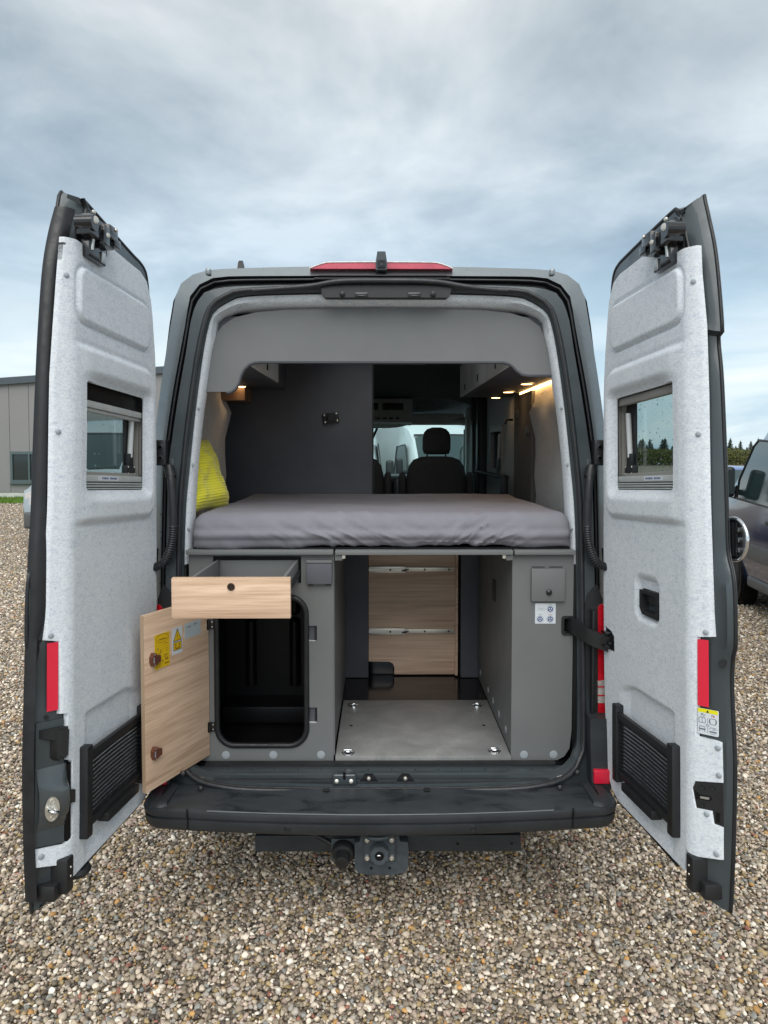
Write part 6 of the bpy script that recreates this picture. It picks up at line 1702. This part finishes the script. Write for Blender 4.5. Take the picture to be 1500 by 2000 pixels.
def panel_van(label, paint, group='parked vans around the camper', detail=True):
    secs = [(-2.98, 2.30, 0.93, 0.74, 0.45), (-2.95, 2.46, 0.97, 0.80, 0.40), (-2.6, 2.50, 0.99, 0.83, 0.33), (0.45, 2.52, 0.99, 0.83, 0.30), (0.85, 2.47, 0.99, 0.82, 0.30), (1.20, 2.36, 0.99, 0.81, 0.30), (1.52, 2.16, 0.99, 0.81, 0.30), (1.95, 1.82, 0.985, 0.83, 0.30), (2.38, 1.44, 0.98, 0.86, 0.30), (2.45, 1.34, 0.97, 0.86, 0.30), (2.85, 1.14, 0.95, 0.80, 0.30), (2.98, 0.96, 0.90, 0.72, 0.32), (3.02, 0.62, 0.86, 0.70, 0.36)]
    t = vehicle('parked_van', label, 'van', paint, secs, None, None, group)
    def top(y):
        for (y0, z0, *_), (y1, z1, *_r) in zip(secs[:-1], secs[1:]):
            if y0 <= y <= y1:
                return z0 + (z1 - z0) * (y - y0) / (y1 - y0)
        return 1.0
    rows = []
    for y in (1.52, 1.62, 1.78, 1.95, 2.15, 2.34):
        hw = 0.70 + 0.10 * (y - 1.52) / 0.82
        rows.append([(x, y + 0.012, top(y) + 0.014 - 0.010 * (x / 0.7) ** 2 - (0.035 if abs(x) > hw * 0.9 else 0)) for x in np.linspace(-hw, hw, 9)])
    obj('windscreen', loft(rows, closed=False), 'glass_van', t, 60)
    obj('screen_band', loft([[(x, y + 0.012, top(y) + 0.016 - 0.010 * (x / 0.7) ** 2) for x in np.linspace(-0.72, 0.72, 7)] for y in (1.45, 1.52)], closed=False), 'plastic', t, 60)
    def hx(z):
        return 0.995 - 0.082 * max(0, z - 1.15) / 0.68
    for s in (1, -1):
        for nm, q in (('door_window', [(0.70, 1.24), (0.70, 1.93), (1.42, 1.97), (1.55, 1.90), (1.86, 1.50), (1.86, 1.28)]), ('quarter_window', [(1.92, 1.28), (1.92, 1.42), (2.22, 1.28)])):
            obj(nm, prism(q, lambda a, b, d, s=s: (s * (hx(b) + d), a, b), -0.01, 0.012), 'glass_van', t)
            obj('window_trim', tube([(s * (hx(b) + 0.012), a, b) for a, b in q], 0.014, 6, closed=True), 'plastic', t, 50)
        obj('door_seam', tube([(s * 0.998, 0.58, 2.05 - 0), (s * 1.0, 0.58, 0.5)] if False else [(s * (hx(1.9) + 0.004), 0.60, 1.95), (s * 1.002, 0.60, 1.15), (s * 1.002, 0.60, 0.42)], 0.006, 6), 'rubber', t, 50)
        obj('door_handle', G(box(s * 1.0, s * 1.035, 0.68, 0.86, 1.06, 1.10, 0.012)), 'plastic', t, 40)
        obj('fuel_lock', lathe((s * 1.0, 0.66, 0.98), (s, 0, 0), [(0, 0.03), (0.02, 0.028), (0.024, 0.018)], 16), 'chrome', t, 40)
        obj('side_moulding', G(box(s * 0.98, s * 1.018, -2.6, 1.45, 0.62, 0.80, 0.015)), 'trim_grey', t, 40)
        obj('sill', G(box(s * 0.90, s * 1.0, -1.2, 1.45, 0.30, 0.42, 0.03, 3)), 'trim_grey', t, 40)
        mr = obj('mirror', G(box(s * 1.05, s * 1.20, 1.72, 1.86, 1.30, 1.66, 0.05, 3), tube([(s * 0.97, 1.95, 1.36), (s * 1.12, 1.82, 1.36)], 0.035, 8)), 'plastic', t, 40)
        obj('mirror_glass', box(s * 1.065, s * 1.185, 1.712, 1.718, 1.34, 1.62, 0.0), 'glass_dark', mr)
        obj('headlight', prism([(0.55, 0.78), (0.86, 0.80), (0.88, 1.02), (0.74, 1.06), (0.58, 0.96)], lambda a, b, d, s=s: (s * a, 3.015 - 0.10 * max(0, a - 0.55) - 0.12 * max(0, b - 0.78) + d, b), -0.18, 0.006), 'lamp_clear', t, 30)
        for y in (-1.75, 2.02):
            arch = obj('wheel_arch', lathe((s * 0.80, y, 0.35), (s, 0, 0), [(0, 0.41), (0.204, 0.41)], 28), 'black', t)
            wheel(t, s * 0.925, y, 0.35, 0.22, 'wheel', s)
    obj('grille', prism([(-0.52, 0.74), (0.52, 0.74), (0.56, 0.95), (-0.56, 0.95)], lambda a, b, d: (a, 3.022 - 0.12 * (b - 0.74) + d, b), -0.02, 0.012), 'plastic', t, 30)
    obj('front_bumper', box(-0.88, 0.88, 2.90, 3.06, 0.34, 0.66, 0.06, 3), 'trim_grey', t, 40)
    obj('badge', lathe((0, 3.03, 0.88), (0, 1, 0), [(0, 0.07), (0.015, 0.068), (0.02, 0.06)], 20), 'chrome', t, 40)
    for k in (-1, 1):
        obj('wiper', tube([(k * 0.35 - 0.3, 2.33, 1.50), (k * 0.35 + 0.25, 2.37, 1.47)], 0.012, 6), 'plastic', t, 60)
    return t
MT['glass_van'] = simple('van_glass', (0.025, 0.045, 0.048), 0.06, 0.0, 0.4)
MT['trim_grey'] = simple('grey_body_moulding', (0.085, 0.088, 0.09), 0.55, var=0.15, vs=8)
white_p = simple('white_van_paint', (0.62, 0.66, 0.67), 0.3, 0.0, 0.8, var=0.04, vs=2)
silver_p = simple('silver_van_paint', (0.36, 0.41, 0.43), 0.3, 0.4, 0.8, var=0.05, vs=2)
blue_p = simple('dark_blue_van_paint', (0.010, 0.022, 0.070), 0.16, 0.0, 0.5, var=0.1, vs=2)
car_p = simple('bright_blue_car_paint', (0.03, 0.12, 0.42), 0.25, 0.3, 1.0)
def place(t, x, y, heading):             # heading: clockwise from +Y
    t.location = (x, y, 0)
    t.rotation_euler = (0, 0, -R(heading))
hd8 = R(8)
# blue van on the right, nose away from us
vx = 4.22 + 0.985 * math.cos(hd8); vy = 8.25 - 0.985 * math.sin(hd8)
place(panel_van('dark blue van parked close by on the right, nose pointing away', blue_p), vx - 1.42 * math.sin(hd8), vy - 1.42 * math.cos(hd8), 8)
place(panel_van('silver van facing us, half hidden by the left rear door', silver_p), -5.98, 17.0, 180)
place(panel_van('white van facing us, filling the windscreen beyond the cab seat', white_p), 1.15, 18.2, 180 - 12)
place(panel_van('white van farther left, glimpsed through the windscreen beside the partition', white_p), -0.95, 15.4, 180)

def hatchback():
    secs = [(-2.05, 0.95, 0.72, 0.60, 0.42), (-2.02, 1.10, 0.80, 0.62, 0.30), (-1.75, 1.38, 0.86, 0.58, 0.22), (-1.2, 1.48, 0.88, 0.60, 0.20), (-0.2, 1.50, 0.88, 0.61, 0.20), (0.35, 1.44, 0.88, 0.60, 0.20), (1.15, 1.03, 0.87, 0.70, 0.20), (1.8, 0.90, 0.84, 0.66, 0.22), (2.05, 0.72, 0.74, 0.55, 0.28)]
    t = vehicle('parked_car', 'bright blue hatchback with roof rails, parked behind the dark blue van', 'car', car_p, secs, None, None, high=False)
    hx = lambda z: 0.885 - 0.28 * max(0, z - 0.87) / 0.62
    for s in (1, -1):
        for q in ([(-1.5, 0.98), (-1.35, 1.30), (-0.55, 1.38), (-0.55, 0.95)], [(-0.48, 0.95), (-0.48, 1.38), (0.25, 1.32), (0.85, 0.97)]):
            obj('side_window', prism(q, lambda a, b, d, s=s: (s * (hx(b) + d), a, b), -0.02, 0.014), 'glass_van', t)
        obj('roof_rail', tube(smooth_path([(s * 0.56, -1.25, 1.46), (s * 0.56, -1.05, 1.52), (s * 0.56, 0.0, 1.54), (s * 0.55, 0.25, 1.48)], 14), 0.018, 8), 'alu', t, 60)
        obj('rear_lamp', box(s * 0.62, s * 0.82, -2.04, -1.9, 0.78, 1.0, 0.02), 'red_light', t, 30)
        for y in (-1.3, 1.28):
            wheel(t, s * 0.80, y, 0.31, 0.2, 'wheel', s)
    obj('rear_window', loft([[(x, -2.01 + 0.27 * k + 0.0, 1.10 + 0.27 * k + 0.012) for x in np.linspace(-0.55, 0.55, 5)] for k in (0.05, 0.5, 0.95)], closed=False), 'glass_van', t, 40)
    obj('windscreen', loft([[(x, 0.38 + 0.75 * k, 1.44 - 0.385 * k + 0.014) for x in np.linspace(-0.54, 0.54, 5)] for k in (0.05, 0.5, 0.95)], closed=False), 'glass_van', t, 40)
    place(t, 7.55, 15.6, 200)
hatchback()

# ------------------------------------------------------------------ spruces and scrub at the far edge
bark = simple('spruce_bark', (0.05, 0.04, 0.03), 0.9)
needle = simple('spruce_needles', (0.032, 0.055, 0.026), 0.8, var=0.4, vs=3)
scrub_m = simple('spring_scrub', (0.085, 0.095, 0.022), 0.85, var=0.4, vs=1.2)
def spruce_mesh(seed, h=3.2):
    rnd = random.Random(seed)
    V, Fc = [], []
    lv = 22
    for j in range(lv):
        z = h * (0.10 + 0.88 * j / lv)
        rad = (h - z) * 0.30 * rnd.uniform(0.75, 1.2) + 0.05
        nb = 11
        for k in range(nb):
            a = 2 * math.pi * (k + rnd.random()) / nb
            r = rad * rnd.uniform(0.55, 1.15)
            tip = (r * math.cos(a), r * math.sin(a), z - 0.10 * r + rnd.uniform(-0.04, 0.04))
            w = 0.12 * r + 0.035
            px_, py_ = -math.sin(a) * w, math.cos(a) * w
            m = 0.6
            b = len(V)
            V += [(0, 0, z + 0.05), (tip[0] * m + px_, tip[1] * m + py_, z - 0.02), tip, (tip[0] * m - px_, tip[1] * m - py_, z - 0.02), (tip[0] * m, tip[1] * m, z - 0.10)]
            Fc += [(b, b + 1, b + 2, b + 3), (b, b + 1, b + 4), (b, b + 3, b + 4)]
    b = len(V)
    V += [(-0.03, 0, h * 0.93), (0.03, 0, h * 0.93), (0, 0, h * 1.03)]
    Fc.append((b, b + 1, b + 2))
    return V, Fc
protos = []
for k in range(4):
    crown = bpy.data.meshes.new('crown'); g = spruce_mesh(k + 3); crown.from_pydata(g[0], [], g[1]); crown.materials.append(needle)
    trunk = bpy.data.meshes.new('trunk'); g = cyl((0, 0, 0), (0, 0, 3.0), 0.07, 0.01, 8); trunk.from_pydata(g[0], [], g[1]); trunk.materials.append(bark)
    protos.append((crown, trunk))
rnd = random.Random(21)
for k in range(64):
    x = 26 + 30 * (k + rnd.random()) / 64
    y = 88 + rnd.uniform(-3, 6)
    t = thing('spruce_tree', 'dark young spruce in the row along the far right edge of the yard', 'tree', (x, y, 0), 'spruces on the horizon')
    sc = rnd.uniform(0.62, 1.06)
    cm, tm = protos[k % 4]
    for nm, me in (('crown', cm), ('trunk', tm)):
        o = bpy.data.objects.new(nm, me)
        COL.objects.link(o); o.parent = t
    t.scale = (sc * rnd.uniform(1.2, 2.1), sc * rnd.uniform(1.2, 2.1), sc)
    t.rotation_euler = (0, 0, rnd.uniform(0, 6))
def scrub():
    rnd = random.Random(9)
    V, Fc = [], []
    for k in range(26000):
        x = rnd.uniform(8, 58); y = rnd.uniform(78, 84)
        hgt = 1.75 + 0.45 * noise.noise(Vector((x * 0.5, y * 0.2, 1))) + 0.2 * noise.noise(Vector((x * 1.9, 2, 4)))
        z = hgt * (1 - rnd.random() ** 1.8 * 0.95)
        s = rnd.uniform(0.05, 0.11)
        d1 = Vector((rnd.gauss(0, 1), rnd.gauss(0, 1), rnd.gauss(0, 1))).normalized() * s
        d2 = Vector((rnd.gauss(0, 1), rnd.gauss(0, 1), rnd.gauss(0, 1))).normalized() * s
        c = Vector((x, y, z)); b = len(V)
        V += [tuple(c - d1), tuple(c + d2), tuple(c + d1), tuple(c - d2)]
        Fc.append((b, b + 1, b + 2, b + 3))
    o = obj('scrub', (V, Fc), scrub_m)
    tag(o, 'yellow-green scrub in front of the spruces on the far right', 'scrub', kind='stuff')
scrub()
